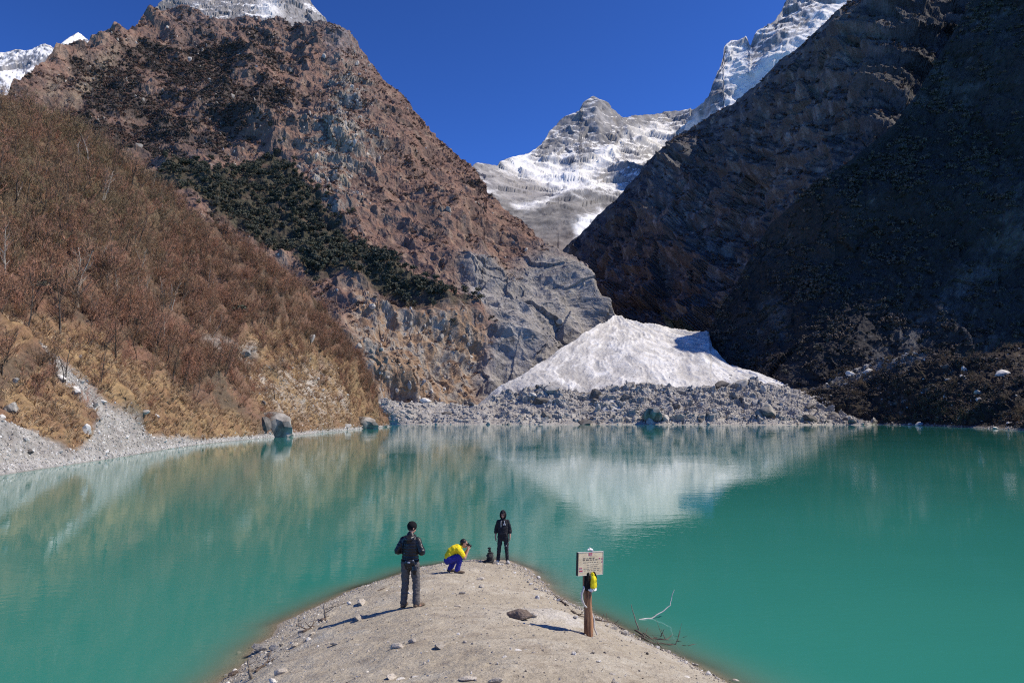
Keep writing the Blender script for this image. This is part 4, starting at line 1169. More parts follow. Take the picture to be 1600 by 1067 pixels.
M_stone_tan = mat_plain('tan_stone', (.40, .345, .28), .9, .25, .25, 3.0, (.44, .40, .34), bump=.5, bdist=.1, obj_var=.25)
M_stone_streak = mat_plain('streaked_stone', (.06, .053, .044), .95, .1, .5, 1.5, (.31, .285, .25), bump=.6, bdist=.2, stretch=(1.5, 1.5, .5))
rk_grey = [rock_mesh(700 + k, M_stone, 2, 10 + k % 4) for k in range(10)]
rk_dark = [rock_mesh(720 + k, M_stone_dark, 2, 10) for k in range(4)]
rk_white = [rock_mesh(730 + k, M_stone_white, 2, 10) for k in range(4)]
rk_tan = [rock_mesh(740 + k, M_stone_tan, 2, 11) for k in range(6)]
rk_strk = [rock_mesh(750 + k, M_stone_streak, 3, 12, rough=.08) for k in range(3)]
def put_rock(name, loc, me, s, label, cat, group=None, rz=None, sink=.25, tilt=.25):
    s = np.array(s if not np.isscalar(s) else (s, s, s), float)
    o = obj(name, me, None, (loc[0], loc[1], loc[2] + s[2] * (.5 - sink)), (RG.normal() * tilt, RG.normal() * tilt, RG.uniform(0, 6.28) if rz is None else rz), tuple(s))
    tag(o, label, cat, group)
    return o
def pxm(px, P):              # metres per photo pixel at a point
    return px * P[1] / FPX
RG = np.random.RandomState(23)
# ---- left shore boulders
for (x, y, w, h, kind, lb) in [
    (110, 619, 21, 17, 'white', 'bright white boulder in the middle of the grey scree gully'), (130, 675, 24, 19, 'white', 'large pale boulder at the lower edge of the scree gully'),
    (73, 566, 30, 24, 'grey', 'large grey slab boulder at the top of the scree gully'), (57, 551, 17, 15, 'grey', 'smaller grey boulder leaning on the slab at the top of the gully'),
    (24, 632, 25, 24, 'strk', 'big grey boulder with a black side at the far left'), (26, 593, 17, 11, 'grey', 'grey boulder in the dry grass above the big far left boulder'),
    (14, 644, 16, 10, 'white', 'pale boulder just below the big far left boulder'), (92, 594, 19, 9, 'white', 'flat pale stone in the upper scree gully'),
    (147, 633, 19, 13, 'grey', 'grey rounded boulder right of the white boulder in the gully'), (149, 658, 15, 10, 'grey', 'tilted grey stone between the two pale gully boulders'),
    (210, 656, 18, 10, 'grey', 'flat grey rock at the grassy edge of the gully'), (252, 646, 9, 7, 'white', 'small white rock in the golden grass'), (129, 597, 13, 6, 'grey', 'flat grey stone at the right rim of the upper gully'),
    (93, 706, 17, 10, 'grey', 'grey rock low on the scree near the water'), (39, 687, 15, 11, 'grey', 'half buried grey rock on the lower scree'), (46, 705, 15, 9, 'dark', 'dark rock on the lower scree near the water'),
    (160, 628, 12, 5, 'white', 'thin pale slab at the right rim of the gully'), (122, 560, 9, 7, 'grey', 'small grey stone in the grass above the gully'),
    (434, 674, 60, 38, 'strk', 'huge dark boulder with white streaks standing in the water at the left shore'), (407, 668, 26, 30, 'dark', 'black leaning rock beside the huge streaked boulder'),
    (570, 668, 44, 22, 'strk', 'wide grey streaked boulder at the corner of the left shore'), (541, 667, 18, 12, 'grey', 'grey rock left of the wide boulder at the shore corner'),
    (388, 548, 38, 20, 'strk', 'grey rock outcrop under the evergreen bush on the left slope'), (355, 552, 20, 14, 'grey', 'pale rock left of the grey outcrop on the left slope'), (594, 620, 17, 9, 'grey', 'grey slab where the left slope meets the gravel flat'),
    (417, 626, 11, 11, 'dark', 'small black rock above the huge streaked boulder'), (455, 540, 14, 12, 'strk', 'jagged rock at the foot of the red bushes'), (486, 532, 13, 16, 'grey', 'upright grey rock in the golden grass')]:
    sh = LH if x < 600 else MO
    P0, nn = sheet_pt(sh, x, y)
    lib = {'white': rk_white, 'grey': rk_grey, 'strk': rk_strk, 'dark': rk_dark}[kind]
    a = pxm(w, P0) * .62; b = pxm(h, P0) * .8; sk = .30
    me = lib[RG.randint(len(lib))]
    if w > 40: a *= 1.15; b *= 1.5; sk = .5; me = rk_strk[0]
    put_rock('boulder', P0, me, (a, a * .85, b), lb, 'boulder', None, RG.uniform(-.6, .6), sk, .12)
w = np.clip(LH.m_scree + .5 * LH.m_slide + .8 * sstep(2.0, .3, LH.P[..., 2]), 0, 1) * (LH.PX > -80)
p, nn, px, py = sheet_samples(LH, w / LH.D, 60, RG)
for i in range(len(p)):
    s = pxm(1, p[i]) * RG.uniform(2.4, 5.0)
    lib = rk_grey if RG.rand() < .7 else rk_white
    put_rock('stone', p[i], lib[RG.randint(len(lib))], (s, s, s * .8), 'small pale stone lying on the scree of the left shore', 'stone', 'stones on the left scree')
p, nn, px, py = sheet_samples(LH, w / LH.D ** 1.2, 7000, RG)
sc = RG.uniform(.05, .22, len(p)) * (p[:, 1] / 90) ** .5
peb = rk_grey[:7] + rk_white[:1]
scatter('scree', p, RG.uniform(0, 6.28, (len(p), 3)), np.stack([sc, sc, sc * .8], -1), RG.randint(0, len(peb), len(p)), peb, 'grey scree and pebbles along the left shore')
# ---- moraine boulders
for (x, y, w, h, kind, lb) in [
    (862, 613, 34, 26, 'grey', 'largest grey boulder on the crest of the left half of the moraine'), (842, 626, 34, 14, 'dark', 'dark slab below the largest crest boulder'), (853, 651, 24, 12, 'dark', 'black rock on the smooth left flank of the moraine'),
    (975, 626, 17, 17, 'dark', 'dark upright boulder in the middle of the moraine'), (928, 620, 20, 16, 'dark', 'dark boulder on the crest below the white snow'), (927, 630, 16, 8, 'dark', 'flat black rock under the dark crest boulder'),
    (1021, 655, 32, 28, 'strk', 'big blocky boulder with a black face above the water'), (1053, 640, 18, 12, 'dark', 'dark rock right of the big blocky boulder'), (1125, 607, 24, 16, 'dark', 'black wedge shaped boulder on the right crest'),
    (1160, 603, 26, 18, 'grey', 'pale block on the right crest of the moraine'), (1146, 622, 20, 18, 'dark', 'dark boulder under the pale crest block'), (1190, 650, 40, 30, 'strk', 'biggest black faced boulder in the right half of the moraine'),
    (1262, 657, 28, 14, 'dark', 'square black block at the waterline on the right'), (1264, 641, 18, 9, 'dark', 'dark rock above the square black block'), (1302, 654, 20, 16, 'dark', 'dark rock near the right end of the moraine'),
    (1205, 602, 22, 12, 'grey', 'long pale boulder on the crest near the shaded snow'), (1330, 640, 30, 9, 'grey', 'long pale slab at the right end of the moraine'), (1095, 655, 18, 12, 'strk', 'blocky rock by the water between the two black faced boulders'),
    (910, 662, 28, 6, 'dark', 'low black rock at the waterline under the smooth bank'), (697, 645, 23, 8, 'dark', 'dark flat rock on the gravel flat left of the snow'), (735, 634, 11, 8, 'dark', 'dark stone at the left foot of the snow'), (663, 630, 18, 9, 'white', 'pale rock on the gravel flat'), (1180, 627, 20, 14, 'grey', 'grey block above the biggest black faced boulder')]:
    P0, nn = sheet_pt(MO, x, min(y, 661))
    lib = {'white': rk_white, 'grey': rk_grey, 'strk': rk_strk, 'dark': rk_dark}[kind]
    a = pxm(w, P0) * .66; b = pxm(h, P0) * .85
    put_rock('boulder', P0, lib[RG.randint(len(lib))], (a, a * .8, b), lb, 'boulder', None, RG.uniform(-.6, .6), .22, .3)
fl = sstep(740, 800, MO.PX)
w = (.45 + .75 * fl) * (MO.PX < 1358) * (MO.PX > 600) * (1 - .75 * poly_soft(MO.PX, MO.PY, [(790, 625), (870, 640), (990, 664), (760, 664), (760, 640)], 12))
p, nn, px, py = sheet_samples(MO, w, 190, RG)
for i in range(len(p)):
    s = 1.0 + 1.3 * RG.pareto(3.0); s = min(s, 3.8) * (.65 if px[i] < 780 else 1)
    lib = rk_grey if RG.rand() < .8 else rk_dark
    zone = 'on the gravel flat left of the snow' if px[i] < 750 else 'in the rubble at the right end of the moraine' if px[i] > 1220 else 'in the rubble right of the middle of the moraine' if px[i] > 1050 else 'in the rubble below the white snow fan' if px[i] > 880 else 'on the left bank of the moraine'
    tone = 'dark' if lib is rk_dark else 'grey'; zone += ', near the water' if py[i] > 645 else ', near the crest' if py[i] < 620 else ''
    put_rock('boulder', p[i], lib[RG.randint(len(lib))], (s, s * .9, s * .85), '%s angular boulder %s' % (tone, zone), 'boulder', '%s boulders %s' % (tone, zone), None, .3, .5)
p, nn, px, py = sheet_samples(MO, w, 8500, RG)
sc = np.clip(.3 + .4 * RG.pareto(2.6, len(p)), .25, 1.7)
peb2 = rk_grey + rk_dark[:1]
scatter('rubble', p, RG.uniform(0, 6.28, (len(p), 3)), np.stack([sc, sc, sc * .85], -1), RG.randint(0, len(peb2), len(p)), peb2, 'grey rubble covering the far moraine')
w = (.15 + sstep(570, 615, CF.PY)) * (CF.PX < 1215)
p, nn, px, py = sheet_samples(CF, w, 900, RG)
sc = np.clip(.12 + .16 * RG.pareto(2.4, len(p)), .1, 1.1)
scatter('snow_debris', p, RG.uniform(0, 6.28, (len(p), 3)), np.stack([sc, sc, sc * .8], -1), RG.randint(0, len(peb2), len(p)), peb2, 'stones and grit lying on the avalanche snow')
# debris along the foot of the grey slab and on the snow
w = LM.m_slab * sstep(560, 640, LM.PY + .25 * (LM.PX - 745)) * (LM.PX > 640)
p, nn, px, py = sheet_samples(LM, w + 1e-9, 1500, RG)
sc = np.clip(.25 + .35 * RG.pareto(2.6, len(p)), .2, 1.8)
scatter('debris', p, RG.uniform(0, 6.28, (len(p), 3)), np.stack([sc, sc, sc * .8], -1), RG.randint(0, len(peb2), len(p)), peb2, 'broken grey debris at the foot of the rock slabs')
# pale outcrops breaking through the heath of the big mountain
w = (.04 + 1.2 * LM.m_spine + .5 * LM.m_cliff + .35 * sstep(.1, .4, fbm(LM.P, 50, 4, .6, 311))) * (1 - LM.m_green) * (1 - .8 * LM.m_slab) * sstep(.75, .45, LM.slope)
p, nn, px, py = sheet_samples(LM, w, 1500, RG)
sc = np.clip(.7 + .8 * RG.pareto(2.6, len(p)), .6, 4.0)
cr = rk_tan + rk_grey[:4]
scatter('outcrops', p, np.stack([RG.normal(size=len(p)) * .25, RG.normal(size=len(p)) * .25, RG.uniform(0, 6.28, len(p))], -1), np.stack([sc, sc * .8, sc * RG.uniform(.8, 2.2, len(p))], -1), RG.randint(0, len(cr), len(p)), cr, 'pale rock outcrops breaking through the mountain heath')
# ---- right shore
for (x, y, w, h, lb) in [(1554, 564, 10, 6, 'small white boulder high on the right slope'), (1504, 590, 12, 5, 'white flat rock below the yellow patch of scrub'), (1479, 591, 9, 4, 'white rock left of the flat rock on the right slope'), (1565, 585, 24, 9, 'broad pale ledge rock on the right slope'),
                         (1503, 577, 12, 9, 'pale boulder beside the yellow patch of scrub'), (1356, 582, 20, 9, 'pale blocks in the talus streak of the right slope'), (1327, 588, 14, 8, 'pale rock at the lower end of the talus streak'), (1526, 624, 12, 8, 'grey rock in the dark middle of the right slope'),
                         (1498, 653, 9, 7, 'white stone low on the right shore'), (1436, 666, 14, 6, 'white rock at the waterline of the right shore'), (1555, 672, 12, 4, 'flat white stone at the waterline far right'), (1526, 613, 18, 6, 'slanting grey slab on the right slope'), (1471, 619, 7, 9, 'upright grey stone in the dark scrub of the right slope')]:
    P0, nn = sheet_pt(RH, x, y)
    a = pxm(w, P0) * .66; b = pxm(h, P0) * .9
    put_rock('boulder', P0, rk_white[RG.randint(4)], (a, a * .8, b), lb, 'boulder', None, RG.uniform(-.5, .5), .05, .15)
tal = poly_soft(RH.PX, RH.PY, [(1260, 604), (1340, 574), (1440, 545), (1455, 556), (1360, 594), (1290, 608)], 8)
w = (.25 + 3 * tal + 2.0 * sstep(1.5, .2, RH.P[..., 2])) * (RH.PX < 1640) * (RH.PX > 1230)
p, nn, px, py = sheet_samples(RH, w, 45, RG)
for i in range(len(p)):
    s = RG.uniform(.5, 1.5)
    lib = rk_grey if RG.rand() < .75 else rk_white
    put_rock('boulder', p[i], lib[RG.randint(len(lib))], (s, s * .9, s * .75), 'pale boulder in the dark scrub of the right shore', 'boulder', 'boulders on the right shore', None, .15, .3)
p, nn, px, py = sheet_samples(RH, w, 2200, RG)
sc = np.clip(.18 + .22 * RG.pareto(3.0, len(p)), .15, .9)
scatter('talus', p, RG.uniform(0, 6.28, (len(p), 3)), np.stack([sc, sc, sc * .8], -1), RG.randint(0, len(peb), len(p)), peb, 'grey talus on the right shore slope')
print('rocks', time.time() - T0)

# ------------------------------------------------------------------ things on the spit
def ground_at(px, py):
    """where the ray through a photo pixel meets the spit"""
    rx, rz = ray(px, py)
    Y = np.linspace(6, 34, 2800)
    z = CAM_H + rz * Y
    g = np.maximum(spit_z(rx * Y, Y), -.02)
    i = int(np.argmax(z <= g))
    if i == 0 and z[0] > g[0]: i = len(Y) - 1
    return np.array([rx * Y[i], Y[i], float(g[i])])
class MB:
    """collects lofted tubes and boxes for one mesh"""
    def __init__(s): s.V, s.F = [], []
    def loft(s, pts, rad, k=12, side=(1, 0, 0), caps=True):
        pts = [np.array(p, float) for p in pts]
        rad = [(r, r) if np.isscalar(r) else r for r in rad]
        if caps:                                          # rounded ends
            d0 = pts[0] - pts[1]; d0 /= np.linalg.norm(d0); d1 = pts[-1] - pts[-2]; d1 /= np.linalg.norm(d1)
            a0 = min(rad[0]); a1 = min(rad[-1])
            pts = [pts[0] + d0 * a0 * .9, pts[0] + d0 * a0 * .6] + pts + [pts[-1] + d1 * a1 * .6, pts[-1] + d1 * a1 * .9]
            f = lambda r, q: (r[0] * q, r[1] * q)
            rad = [f(rad[0], .3), f(rad[0], .78)] + rad + [f(rad[-1], .78), f(rad[-1], .3)]
        n0 = len(s.V)
        side = np.array(side, float)
        m = len(pts)
        for i, p in enumerate(pts):
            t = pts[min(i + 1, m - 1)] - pts[max(i - 1, 0)]
            t /= np.linalg.norm(t) + 1e-9
            a = side - t * side.dot(t)
            if np.linalg.norm(a) < .05:
                a = np.array([0, 1, 0.2]) - t * t.dot([0, 1, .2])
            a /= np.linalg.norm(a); b = np.cross(t, a)
            for j in range(k):
                th = 2 * math.pi * j / k
                s.V.append(p + a * rad[i][0] * math.cos(th) + b * rad[i][1] * math.sin(th))
        for i in range(m - 1):
            for j in range(k):
                j2 = (j + 1) % k
                s.F.append([n0 + i * k + j, n0 + i * k + j2, n0 + (i + 1) * k + j2, n0 + (i + 1) * k + j])
        s.F.append([n0 + j for j in range(k)][::-1]); s.F.append([n0 + (m - 1) * k + j for j in range(k)])
        return s
    def ball(s, c, r, side=(1, 0, 0), up=(0, 0, 1), n=7, k=12):
        c = np.array(c, float); r = (r, r, r) if np.isscalar(r) else r
        up = np.array(up, float); up /= np.linalg.norm(up)
        pts, rad = [], []
        for i in range(n):
            t = -math.cos(math.pi * (i + .5) / n)
            q = math.sqrt(1 - t * t)
            pts.append(c + up * t * r[2]); rad.append((r[0] * q, r[1] * q))
        return s.loft(pts, rad, k, side, caps=False)
    def box(s, c, h, M=None):
        n = len(s.V)
        for z in (-1, 1):
            for (x, y) in ((-1, -1), (1, -1), (1, 1), (-1, 1)):
                v = Vector((x * h[0], y * h[1], z * h[2]))
                if M is not None: v = M @ v
                s.V.append(np.array(c, float) + np.array(v[:]))
        for f in ((0, 3, 2, 1), (4, 5, 6, 7), (0, 1, 5, 4), (1, 2, 6, 5), (2, 3, 7, 6), (3, 0, 4, 7)): s.F.append([n + i for i in f])
        return s
    def mesh(s, name, mat, smooth=True):
        me = bpy.data.meshes.new(name)
        me.from_pydata([tuple(v) for v in s.V], [], s.F); me.update()
        if smooth: me.polygons.foreach_set('use_smooth', np.ones(len(me.polygons), bool))
        me.materials.append(mat)
        return me
    def fused(s, name, mat, voxel=.01, smooth=4, dec=1.0, folds=0.0):
        """overlapping tubes fused into one continuous skin"""
        me = s.mesh(name, mat)
        o = bpy.data.objects.new(name, me); C.objects.link(o)
        m = o.modifiers.new('r', 'REMESH'); m.mode = 'VOXEL'; m.voxel_size = voxel; m.use_smooth_shade = True
        m = o.modifiers.new('s', 'SMOOTH'); m.factor = .5; m.iterations = smooth
        if dec < 1:
            m = o.modifiers.new('d', 'DECIMATE'); m.ratio = dec
        dg = bpy.context.evaluated_depsgraph_get()
        me2 = bpy.data.meshes.new_from_object(o.evaluated_get(dg), depsgraph=dg)
        me2.name = name
        bpy.data.objects.remove(o); bpy.data.meshes.remove(me)
        if folds:                                          # creases and sags of worn cloth
            n = len(me2.vertices); co = np.empty(n * 3, f32); no = np.empty(n * 3, f32)
            me2.vertices.foreach_get('co', co); me2.vertices.foreach_get('normal', no); co = co.reshape(-1, 3); no = no.reshape(-1, 3)
            q = co @ np.array([[.9, .2, .4], [-.2, 1, .1], [-.4, -.1, .9]], f32)
            h = (ridged(q * c3(.7, .7, 1.5), .11, 3, .5, 3) - .4) * 1.1 + fbm(co, .16, 2, .5, 9) * .6
            me2.vertices.foreach_set('co', (co + no * (h * folds)[:, None]).astype(f32).ravel()); me2.update()
        me2.materials.clear(); me2.materials.append(mat)
        me2.polygons.foreach_set('use_smooth', np.ones(len(me2.polygons), bool))
        return me2
M_skin = mat_plain('skin', (.40, .215, .145), .55, .35, .1, 14.0)
M_black_nylon = mat_plain('black_nylon', (.012, .012, .014), .42, .4, .3, 30.0)
M_black_knit = mat_plain('black_knit', (.010, .010, .011), .95, .2, .3, 60.0)
M_hair = mat_plain('black_hair', (.010, .009, .009), .55, .35, .4, 60.0, stretch=(1, 1, .2))
M_grey_cloth = mat_plain('grey_trouser_cloth', (.105, .098, .092), .9, .2, .18, 24.0, bump=.5, bdist=.02)
M_yellow = mat_plain('yellow_cotton', (.82, .62, .02), .85, .2, .07, 12.0, bump=.4, bdist=.02)
M_blue = mat_plain('blue_trouser_cloth', (.035, .035, .24), .85, .2, .2, 20.0, bump=.4, bdist=.02)
M_hoodie = mat_plain('black_hoodie_cotton', (.022, .022, .025), .9, .2, .3, 24.0, bump=.4, bdist=.02)
M_denim = mat_plain('black_denim', (.030, .030, .034), .85, .2, .5, 16.0, bump=.4, bdist=.02)
M_brown_shoe = mat_plain('brown_shoe_leather', (.12, .085, .055), .7, .3, .35, 30.0)
M_pale_shoe = mat_plain('pale_shoe_canvas', (.42, .41, .39), .8, .3, .25, 40.0)
M_print = mat_plain('white_print', (.7, .7, .7), .8, .2, .1, 20.0)

def finger_hand(b, wrist, fdir, palm_n, thumb_side, curl=.5, sc=1.0):
    """palm, four unequal bent fingers and a thumb from the side of the palm"""
    wrist = np.array(wrist, float); f = np.array(fdir, float); f /= np.linalg.norm(f)
    n = np.array(palm_n, float); n = n - f * n.dot(f); n /= np.linalg.norm(n)
    sd = np.cross(f, n) * thumb_side
    b.loft([wrist - f * .02, wrist + f * .03 * sc, wrist + f * .085 * sc], [(.026 * sc, .02 * sc), (.036 * sc, .017 * sc), (.04 * sc, .014 * sc)], 10, sd)
    for i, (off, L) in enumerate(((.030, .070), (.010, .078), (-.010, .073), (-.030, .058))):
        p = wrist + f * .085 * sc + sd * off * sc
        d = f.copy(); pts = [p - f * .015]; a = 0
        for seg in (.45, .32, .27):
            a += curl * .8
            d = f * math.cos(a) + n * math.sin(a)
            p = p + d * L * seg * sc; pts.append(p)
        b.loft(pts, [.0095 * sc, .009 * sc, .0085 * sc, .0075 * sc], 8, sd)
    p = wrist + f * .028 * sc + sd * .03 * sc
    d = f * .6 + sd * .75 + n * .25; d /= np.linalg.norm(d)
    q = p + d * .045 * sc; d2 = f * .85 + sd * .25 + n * .45; d2 /= np.linalg.norm(d2)
    b.loft([p - d * .015, q, q + d2 * .035 * sc], [.0125 * sc, .0105 * sc, .009 * sc], 8, n)
def head(b, c, face, up=(0, 0, 1), sc=1.0):
    """skull, jaw, nose, brow, lips, ears; face = direction the person looks"""
    c = np.array(c, float); f = np.array(face, float); u = np.array(up, float)
    f = f - u * f.dot(u) * 0; f /= np.linalg.norm(f)
    u = u - f * u.dot(f); u /= np.linalg.norm(u); s = np.cross(f, u)
    b.ball(c + u * .03 * sc - f * .012, (.076 * sc, .092 * sc, .085 * sc), s, u)
    b.ball(c - u * .035 * sc + f * .02 * sc, (.062 * sc, .070 * sc, .078 * sc), s, u)
    b.ball(c - u * .088 * sc + f * .055 * sc, (.030 * sc, .026 * sc, .022 * sc), s, u)          # chin
    b.loft([c + u * .015 * sc + f * .082 * sc, c - u * .028 * sc + f * .104 * sc], [(.009 * sc, .008 * sc), (.016 * sc, .012 * sc)], 8, s)   # nose
    b.loft([c + u * .028 * sc + f * .077 * sc - s * .045 * sc, c + u * .031 * sc + f * .086 * sc, c + u * .028 * sc + f * .077 * sc + s * .045 * sc], [.009 * sc, .010 * sc, .009 * sc], 8, u)  # brow
    b.loft([c - u * .055 * sc + f * .083 * sc - s * .022 * sc, c - u * .055 * sc + f * .091 * sc, c - u * .055 * sc + f * .083 * sc + s * .022 * sc], [.006 * sc, .008 * sc, .006 * sc], 8, u)   # lips
    for k in (-1, 1):
        b.ball(c + s * k * .078 * sc - u * .005 * sc - f * .01, (.010 * sc, .02 * sc, .032 * sc), s, u)
    return f, u, s
def eyes(parent, c, f, u, s, sc=1.0):
    for k in (-1, 1):
        b = MB(); b.ball(c + u * .008 * sc + f * .080 * sc + s * k * .031 * sc, (.012 * sc, .010 * sc, .008 * sc), s, u, 6, 8)
        obj('eye', b.mesh('eye', M_eye), parent)
M_eye = mat_plain('eye', (.05, .04, .035), .25, .5, .2, 80.0)

# ---------------- standing person in the down jacket, seen from behind
def person_standing_back():
    G = ground_at(640, 948)
    t = empty('person', G, R(-14)); t.scale = (1.0,) * 3
    tag(t, 'person in black quilted jacket, grey trousers and black beanie standing with back to us', 'person', None)
    hipL, hipR = (-.095, 0, .90), (.095, 0, .90)
    kL, kR = (-.115, .035, .49), (.125, .045, .49)
    aL, aR = (-.13, -.02, .09), (.15, -.01, .09)
    b = MB()
    for h, k, a, sx in ((hipL, kL, aL, -1), (hipR, kR, aR, 1)):
        b.loft([h, k, a], [.075, .05, .036], 12)
        ft = np.array([.04 * sx + .02, .12, -.055])
        b.loft([np.array(a) + (0, -.03, -.045), np.array(a) + ft * (1, .55, 1), np.array(a) + ft], [(.030, .024), (.034, .022), (.028, .014)], 10)
    b.loft([(0, 0, .88), (0, .0, 1.04), (0, .01, 1.25), (0, 0, 1.40), (0, 0, 1.46)], [(.15, .10), (.125, .09), (.155, .10), (.16, .085), (.06, .055)], 16)
    b.loft([(0, 0, 1.42), (.005, .025, 1.54)], [.052, .05], 12)
    hf = np.array([.55, .75, -.38])
    hc = np.array([.012, .045, 1.605])
    f, u, s = head(b, hc, hf, (0.1, 0.2, 1))
    elL, elR = (-.275, -.06, 1.13), (.285, -.05, 1.13)
    wrL, wrR = (-.05, .215, 1.14), (.10, .225, 1.13)
    for sh, e, w in (((-.165, 0, 1.385), elL, wrL), ((.165, 0, 1.385), elR, wrR)):
        b.loft([sh, e, w], [.047, .038, .027], 10)
    finger_hand(b, wrL, (.9, .5, .1), (.2, -.3, .9), 1, .7)
    finger_hand(b, wrR, (-.9, .5, .1), (-.2, -.3, .9), -1, .7)
    obj('body', b.fused('body', M_skin, .0065, 3, .3), t)
    eyes(t, hc, f, u, s)
    # quilted jacket: stacked horizontal baffles
    j = MB()
    zs = np.arange(.86, 1.475, .012)
    def prof(z): return np.interp(z, [.84, .95, 1.05, 1.2, 1.33, 1.40, 1.44, 1.475], [.185, .18, .175, .195, .205, .185, .13, .075]), np.interp(z, [.84, .95, 1.05, 1.2, 1.33, 1.40, 1.44, 1.475], [.135, .135, .130, .14, .135, .115, .095, .07])
    def puff(z, per=.062): return 1 + .055 * (abs(math.sin(math.pi * z / per)) - .6)
    j.loft([(0, .005, z) for z in zs], [tuple(q * puff(z) for q in prof(z)) for z in zs], 28)
    for sh, e, w in (((-.155, 0, 1.372), elL, wrL), ((.155, 0, 1.372), elR, wrR)):
        sh, e, w = map(np.array, (sh, e, w))
        P, Rr = [], []
        for a0, a1, r0, r1 in ((sh, e, .074, .070), (e, w, .070, .05)):
            n = 22
            for q in range(n):
                x = q / n
                P.append(a0 + (a1 - a0) * x); Rr.append((r0 + (r1 - r0) * x) * (1 + .07 * (abs(math.sin(math.pi * x * np.linalg.norm(a1 - a0) / .06)) - .6)))
        j.loft(P, Rr, 16)
    obj('jacket', j.fused('jacket', M_black_nylon, .009, 2, .6, .008), t)
    h = MB()
    h.loft([(-.09, -.05, 1.435), (-.05, -.115, 1.41), (0, -.135, 1.395), (.05, -.115, 1.41), (.09, -.05, 1.435)], [(.035, .04), (.05, .055), (.055, .07), (.05, .055), (.035, .04)], 14, (0, 0, 1))
    h.loft([(0, -.09, 1.44), (0, -.12, 1.33)], [(.11, .04), (.06, .03)], 14)
    h.loft([(-.08, .06, 1.45), (0, .085, 1.45), (.08, .06, 1.45)], [.03, .03, .03], 10, (0, 0, 1))
    obj('hood', h.fused('hood', M_black_nylon, .009, 3, .6), t)
    p = MB()
    for h_, k, a in ((hipL, kL, aL), (hipR, kR, aR)):
        h_, k, a = map(np.array, (h_, k, a))
        pts, rd = [], []
        for q in np.linspace(0, 1, 12): pts.append(h_ + (k - h_) * q); rd.append((.105 - .027 * q + .004 * math.sin(q * 21), .115 - .035 * q + .004 * math.sin(q * 17)))
        for q in np.linspace(.08, 1, 14): pts.append(k + (a - k) * q); rd.append((.078 - .006 * q + .006 * math.sin(q * 26) * q, .080 - .004 * q + .005 * math.sin(q * 23)))
        p.loft(pts, rd, 16)
    p.loft([(0, 0, .86), (0, 0, .97)], [(.165, .125), (.155, .115)], 18)
    obj('trousers', p.fused('trousers', M_grey_cloth, .010, 2, .6, .014), t)
    for a, sx in ((aL, -1), (aR, 1)):
        a = np.array(a); d = np.array([.05 * sx + .03, .2, 0.])
        sh = MB(); sh.loft([a + (0, -.05, -.05), a + (0, 0, -.045), a + d * .5 + (0, 0, -.055), a + d * .95 + (0, 0, -.062)], [(.050, .046), (.054, .052), (.058, .046), (.050, .036)], 14)
        so = obj('shoe', sh.fused('shoe', M_brown_shoe, .008, 3), t)
        sl = MB(); sl.loft([a + (0, -.065, -.082), a + d * .5 + (0, 0, -.084), a + d + (0, 0, -.082)], [(.046, .012), (.053, .012), (.044, .012)], 14)
        obj('sole', sl.mesh('sole', M_black_knit), so)
    c = MB()
    c.ball(hc + u * .055 - f * .014, (.092, .108, .085), s, u)
    c.loft([hc + u * .022 - f * .014, hc + u * .055 - f * .014], [(.094, .110), (.094, .110)], 20, s)
    obj('beanie', c.fused('beanie', M_black_knit, .008, 3), t)
    hr = MB(); hr.loft([hc - u * .01 - f * .06, hc - u * .04 - f * .055], [(.066, .04), (.058, .03)], 14, s)
    obj('hair', hr.mesh('hair', M_hair), t)
    # bag worn at the waist: a thing of its own
    bag = empty('waist_bag', G, R(-14)); tag(bag, 'black waist bag with a hanging pouch worn by the person in the quilted jacket', 'bag')
    w = MB(); w.loft([(-.02, -.155, .935), (.05, -.168, .93), (.13, -.14, .935)], [(.062, .035), (.07, .045), (.06, .035)], 14, (0, 0, 1))
    obj('bag_body', w.fused('bag_body', M_black_nylon, .009, 3), bag)
    w = MB(); w.loft([(.145, -.13, .86), (.15, -.135, .78), (.15, -.13, .70)], [(.045, .03), (.058, .036), (.035, .022)], 14)
    obj('pouch', w.fused('pouch', M_black_nylon, .009, 3), bag)
    w = MB(); w.box((.055, -.217, .945), (.026, .003, .011)); obj('badge', w.mesh('badge', M_print, False), bag)
    w = MB(); w.box((.135, -.18, .985), (.010, .003, .010)); obj('buckle', w.mesh('buckle', M_print, False), bag)
    w = MB(); th = np.linspace(0, 2 * math.pi, 33)
    w.loft([(.192 * math.cos(q), .148 * math.sin(q), .955) for q in th], [(.018, .004)] * 33, 8, (0, 0, 1), False)
    w.loft([(-.10, -.150, .96), (-.105, -.158, 1.15), (-.09, -.14, 1.36)], [(.012, .004)] * 3, 8, (1, 0, 0), False)
    obj('strap', w.mesh('strap', M_black_knit), bag)
    return t
